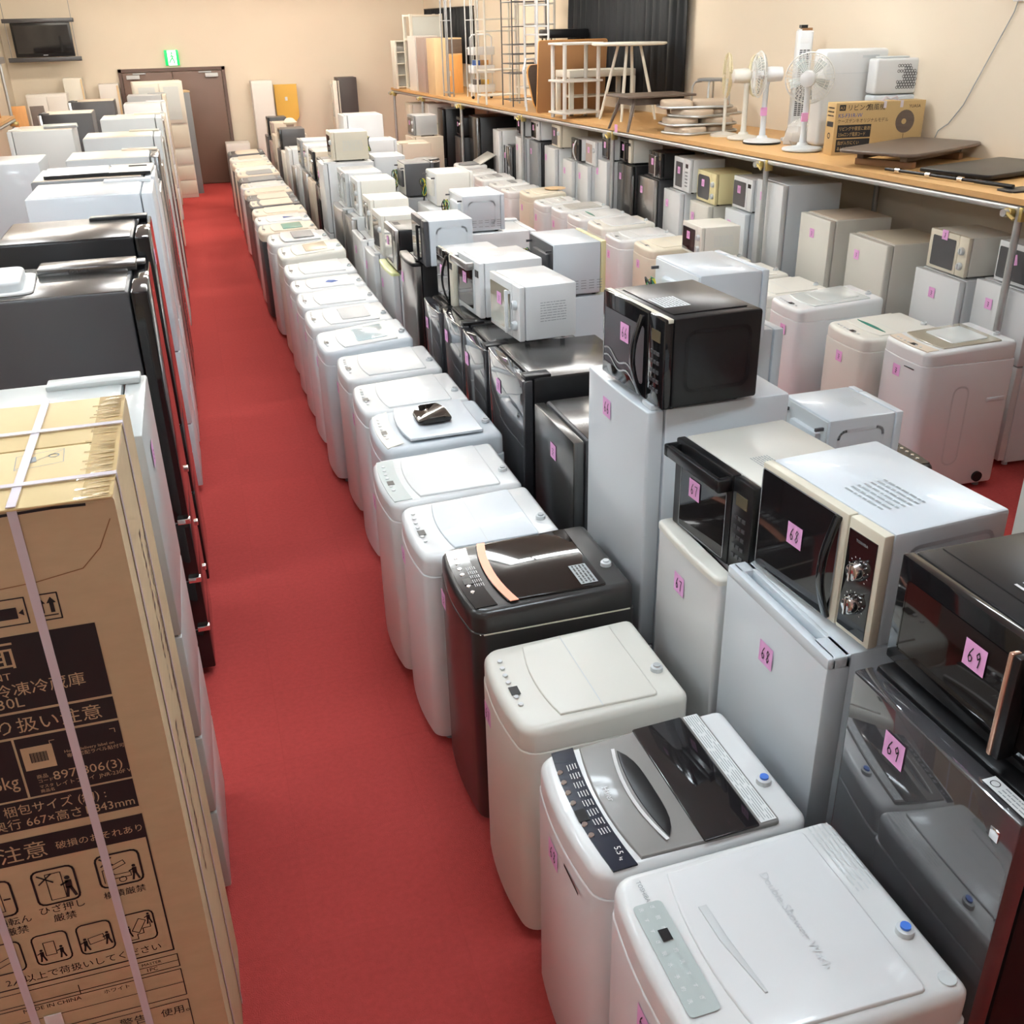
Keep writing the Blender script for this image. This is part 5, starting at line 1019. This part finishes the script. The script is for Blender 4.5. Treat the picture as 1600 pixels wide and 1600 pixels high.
# arrows and stack marks
bx(-.437, -.390, 1.726, 1.786, .003)
for c in (-.424, -.404):
    mb.poly([P2(c-.004, 1.742), P2(c+.004, 1.742), P2(c+.004, 1.765), P2(c-.004, 1.765)], 'ink'); mb.poly([P2(c-.009, 1.764), P2(c+.009, 1.764), P2(c, 1.778)], 'ink')
mb.stroke([(-.432, 1.736), (-.396, 1.736)], .003, P2, 'ink'); bx(-.545, -.452, 1.726, 1.786, .003); mb.poly([P2(-.505, 1.74), P2(-.470, 1.74), P2(-.470, 1.766), P2(-.505, 1.766)], 'ink'); mb.poly([P2(-.468, 1.752), P2(-.458, 1.760), P2(-.458, 1.745)], 'ink')
# frame and pictures
mb.stroke([(XR, 1.183), (XR, .739), (XL0, .739)], .004, P2, 'ink')
def man(x, z, s, lean=0., flip=1):
    mb.poly([P2(x+.10*s*math.cos(a*.785)+lean*.5*s, z+.92*s+.10*s*math.sin(a*.785)) for a in range(8)], 'ink')
    mb.poly([P2(x+a*s*flip, z+b*s) for a, b in ((-.13, .42), (.10, .42), (.12+lean, .80), (-.10+lean, .80))], 'ink'); mb.stroke([(x-.05*s, z+.45*s), (x-.14*s*flip, z)], .11*s, P2, 'ink'); mb.stroke([(x+.04*s, z+.45*s), (x+.16*s*flip, z)], .11*s, P2, 'ink'); mb.stroke([(x+lean*s, z+.74*s), (x-.26*s*flip, z+.62*s)], .08*s, P2, 'ink')
for x0, x1, z0, z1 in ((-.593, -.503, .976, 1.08), (-.455, -.360, .986, 1.084), (-.74, -.64, .97, 1.075)): bx(x0, x1, z0, z1, .005, .015)
bx(-.565, -.532, .987, 1.066, .002); man(-.521, .988, .062); mb.stroke([(-.582, 1.066), (-.552, 1.040)], .004, P2, 'ink'); mb.stroke([(-.582, 1.040), (-.552, 1.066)], .004, P2, 'ink')
mb.stroke([(-.425, 1.035), (-.392, 1.048), (-.396, 1.06), (-.428, 1.047)], .002, P2, 'ink', True); mb.stroke([(-.445, 1.0), (-.445, 1.04), (-.43, 1.04), (-.42, 1.02), (-.385, 1.02), (-.385, 1.008), (-.44, 1.008)], .002, P2, 'ink'); mb.stroke(arc(-.405, 1.002, .008, 0, 330, 10), .002, P2, 'ink', True); man(-.376, .995, .045); mb.stroke([(-.445, 1.075), (-.42, 1.052)], .004, P2, 'ink'); mb.stroke([(-.445, 1.052), (-.42, 1.075)], .004, P2, 'ink')
bx(-.70, -.665, .985, 1.06, .002); mb.stroke([(-.66, 1.02), (-.648, 1.02)], .005, P2, 'ink')
tx('ひざ押し', -.548, .950, .026, 'CENTER', m='ink'); tx('厳禁', -.548, .920, .026, 'CENTER', m='ink'); tx('横積厳禁', -.408, .953, .024, 'CENTER', m='ink'); tx('横転ん', -.655, .94, .026, 'CENTER', m='ink'); tx('厳禁', -.655, .91, .026, 'CENTER', m='ink')
for x0, x1 in ((-.634, -.557), (-.535, -.459), (-.433, -.361), (-.735, -.66)): bx(x0, x1, .793, .888, .004, .014)
bx(-.612, -.588, .82, .862, .002); man(-.62, .805, .038); man(-.576, .805, .038)
mb.stroke([(-.515, .842), (-.48, .848), (-.478, .828), (-.513, .822)], .002, P2, 'ink', True); man(-.522, .805, .04); man(-.471, .812, .04)
mb.stroke([(-.415, .832), (-.395, .868), (-.38, .858), (-.40, .822)], .002, P2, 'ink', True); mb.stroke([(-.425, .802), (-.405, .802), (-.405, .818), (-.39, .818), (-.39, .834), (-.372, .834), (-.372, .85)], .002, P2, 'ink'); man(-.422, .815, .035); man(-.372, .845, .035)
mb.stroke([(-.72, .83), (-.685, .845), (-.68, .83), (-.715, .815)], .002, P2, 'ink', True)
tx('2人以上で荷扱いしてください', -.715, .752, .027, m='ink', sx=.98)
for z0, z1, x1 in ((.679, .722, -.328), (.574, .668, -.328), (.40, .556, -.328)): bx(XL0, x1, z0, z1, .0025)
mb.stroke([(-.43, .679), (-.43, .722)], .002, P2, 'ink'); mb.stroke([(-.565, .668), (-.565, .70)], .002, P2, 'ink'); mb.stroke([(XL0, .620), (-.328, .620)], .002, P2, 'ink'); mb.stroke([(-.43, .70), (-.328, .70)], .002, P2, 'ink')
tx('MASTER', -.415, .706, .013, m='ink'); tx('1PC', -.408, .684, .017, m='ink'); tx('ホワイト', -.515, .648, .016, m='ink'); tx('MADE IN CHINA', -.70, .650, .018, m='ink'); tx('PI.NO', -.745, .60, .016, m='ink'); tx('警告', -.50, .515, .034, m='ink'); tx('使用。', -.40, .515, .03, m='ink')
mb.build('printed_front', t)
mb = MB(); K = lambda u, v: Vector((w2+.0012, u, v))
for i, (y, z0, z1) in enumerate(((-.02, 1.3, 1.75), (.06, 1.0, 1.7), (-.1, .75, 1.25))):
    r_ = random.Random(i)
    z = z1
    while z > z0: l = r_.uniform(.006, .02); q_ = r_.uniform(.008, .03); mb.poly([K(y, z), K(y+q_, z), K(y+q_, z-l), K(y, z-l)], 'walnut'); z -= l+r_.uniform(.008, .02)
mb.build('print_marks', t)
mb = MB(); G = lambda u, v: Vector((u+OX, v, hb+.0068)); mb.stroke([(-.455, -.04), (-.36, -.02), (-.355, -.10), (-.45, -.12)], .0015, G, 'inkg', True); mb.stroke([(-.45, -.115), (-.36, -.025)], .0015, G, 'inkg'); mb.poly([G(a-.645+.645, b) for a, b in ((-.44, -.06), (-.415, -.05), (-.41, -.08), (-.43, -.09))], 'inkg'); mb.stroke(arc(-.378, -.055, .01, 0, 330, 8), .003, G, 'inkg', True); mb.build('top_print', t)
MB().box(-.66+OX, -.62+OX, -d2-.0045, -d2-.0032, .575, .625, 'lino').build('strap_label', t)

# ------------------------------------------------------------------ far wall and the shelf on the other wall
t = thing('display_cabinet', 'tall cream glass-door cabinet at the end of the fridge row', 'cabinet', (-.37, 20.35, 0), R(6))
MB().box(-.44, .40, -.20, .20, 0, 2.0, 'bone', .01).build('body', t)
for x0, x1 in ((-.42, -.02), (.0, .38)):
    o = MB().box(x0, x1, -.222, -.202, 1.30, 1.97, 'bone', .006).build('door', t); MB().poly([front(-.2235)(*q) for q in ((x0+.06, 1.36), (x1-.06, 1.36), (x1-.06, 1.91), (x0+.06, 1.91))], 'clear').build('glass', o)
for z0, z1, m in ((.06, .30, 'cream'), (.32, .56, 'cream'), (.60, .84, 'bone'), (.88, 1.26, 'cream')): MB().box(.0, .38, -.215, -.202, z0, z1, m, .004).build('drawer', t)
t = thing('leaning_board', 'dark narrow board leaning behind the cream glass-door cabinet', 'board', (.08, 20.85, 0), R(10)); MB().box(-.10, .04, -.2, .2, 0, 1.78, 'mgrey', .004).build('board', t); MB().box(-.11, .05, -.2, .2, 1.78, 1.81, 'oak', .003).build('top_edge', t)
def cab(name, label, x0, x1, z1, y, d, m, parts=()):
    t = thing(name, label, 'cabinet', ((x0+x1)/2, y+d/2, 0)); w = x1-x0
    MB().box(-w/2, w/2, -d/2, d/2, 0, z1, m, .006).build('body', t)
    for n, b, mm in parts: MB().box(b[0], b[1], -d/2-.016, -d/2-.001, b[2], b[3], mm, .003).build(n, t)
    return t
cab('cabinet', 'white narrow tall cabinet standing against the far wall by the ochre board', 1.33, 1.73, 1.89, 21.55, .4, 'cabw', (('door', (-.19, .19, .05, 1.85), 'cabw'), ('knob', (.12, .14, 1.2, 1.24), 'lgrey')))
t = thing('notched_board', 'ochre yellow board with a white label and curved foot against the far wall', 'board', (2.0, 21.85, 0))
MB().slab([(-.2, 0), (.12, 0), (.14, 1.1), (.22, 1.2), (.22, 1.78), (.23, 1.80), (-.23, 1.80), (-.22, 1.76)], -.02, .02, 'ochre').warp(lambda c: Vector((c.x, c.z, c.y))).build('board', t); MB().poly([front(-.022)(*q) for q in ((-.03, 1.5), (.02, 1.5), (.02, 1.57), (-.03, 1.57))], 'paper').build('label', t)
cab('bookcase', 'dark brown sided bookcase with pale front at the far wall', 2.98, 3.36, 1.90, 21.4, .45, 'dbrown', (('front_panel', (-.19, -.16, .1, 1.85), 'bone'),))
t = thing('picture_panel', 'pale framed glass panel standing beside the dark bookcase', 'panel', (2.90, 21.3, 0)); MB().box(-.05, .03, -.16, .2, 0, 1.86, 'bone', .004).build('frame', t); MB().box(-.056, -.052, -.1, .14, 1.2, 1.8, 'clear').build('glass', t)
cab('cabinet', 'low white cabinet by the end of the washing machine row', .70, 1.15, .80, 21.3, .5, 'cabw', (('door', (-.2, .2, .05, .76), 'cabw'),))
t = thing('lamp_stand', 'small cream ornament with yellow top on the far row', 'ornament', (1.68, 18.22, 1.2), 0); MB().lathe([(.05, 0), (.06, .1), (.07, .16)], 'rose', n=16).build('stem', t); MB().lathe([(.10, .15), (.12, .18), (.06, .24), (.02, .25)], 'cream', n=18).build('shade', t); t.name = 'ornament'
cab('wardrobe', 'white double-door wardrobe near the hung television', -2.66, -1.98, 1.82, 21.0, .45, 'cabw', (('door', (-.33, -.004, .05, 1.78), 'cabw'), ('door', (.004, .33, .05, 1.78), 'cabw')))
cab('cupboard', 'cream cupboard with wooden side, taller of two by the brown doors', -2.05, -1.72, 2.05, 21.6, .36, 'bone', (('side_panel', (.14, .165, .02, 2.03), 'oak'),))
cab('cupboard', 'white cupboard with wooden side, lower of two by the brown doors', -1.45, -1.1, 1.93, 21.6, .36, 'cabw', (('side_panel', (.14, .175, .02, 1.9), 'oak'),))
t = thing('wood_panel', 'orange wooden panel leaning at the corner wall', 'board', (-2.62, 19.6, 0), R(8)); MB().box(-.16, .10, -.02, .02, 0, 1.72, 'orange', .003).build('panel', t)
t = thing('wood_panel', 'dark brown wooden panel beside the orange one', 'board', (-2.36, 19.8, 0), R(12)); MB().box(-.12, .10, -.02, .02, 0, 1.70, 'walnut', .003).build('panel', t)
# television hung on wires
t = thing('television', 'black flat television hung between two dark rails by wires', 'television', (-2.24, 21.6, 2.42))
o = MB().box(-.50, .50, -.03, .04, 0, .56, 'black', .01).build('case', t); MB().box(-.46, .46, -.033, -.029, .06, .52, 'glass').build('screen', t); MB().box(-.04, .04, -.034, -.03, .025, .035, 'lgrey').build('logo', t)
t = thing('hanging_frame', 'two dark rails hung on thin wires carrying the television', 'frame', (-2.24, 21.6, 2.34))
MB().box(-.64, .60, -.05, .05, .0, .075, 'dgrey', .01).build('lower_rail', t); MB().box(-.62, .58, -.05, .05, .64, .71, 'dgrey', .01).build('upper_rail', t)
for x in (-.58, .54): MB().tube([(x, 0, .05), (x, 0, CEIL-2.34)], .005, 'mgrey', 5).build('wire', t)
# plywood shelf on the other wall
t = thing('storage_shelf', 'plywood shelf on pipes along the wall behind the fridges', 'shelf', (XL, 12.0, 0))
MB().box(.02, .64, -4.0, 4.9, 1.712, 1.75, 'wood').build('deck', t); MB().tube([(.62, -4, 1.685), (.62, 4.9, 1.685)], .024, 'galv', 8).build('front_rail', t)
for y in (-3.6, 0, 4.8):
    MB().tube([(.61, y, 0), (.61, y, 2.75)], .022, 'galv', 8).build('post', t); MB().box(.57, .68, y-.05, y+.04, 1.61, 1.67, 'brass', .01).build('clamp', t)
MB().box(.02, .70, -4, 4.7, 2.44, 2.52, 'dgrey', .01).build('upper_rail', t)
for i, y in enumerate((16.3, 15.5, 14.6)):
    t = thing('wooden_chair', 'orange wooden chair on the other wall shelf, %s from the corner' % ORD[i], 'chair', (XL+.31, y, 1.7505), R(180), 'orange chairs on the other wall shelf')
    for sx in (-1, 1): MB().box(sx*.19-.02, sx*.19+.02, -.19, -.15, 0, .40, 'orange', .004).build('leg', t); MB().box(sx*.19-.02, sx*.19+.02, .15, .19, 0, .66, 'orange', .004).build('leg', t)
    MB().box(-.21, .21, -.2, .2, .26, .30, 'cream', .01).build('seat', t); MB().box(-.17, .17, .155, .185, .44, .60, 'orange', .006).build('backrest', t)
o = MB().box(.655, .68, 10.7, 18.6, .0005, .004, 'amberp').build('floor_tape'); tag(o, 'narrow yellow tape line on the red carpet under the washing machine fronts', 'tape')
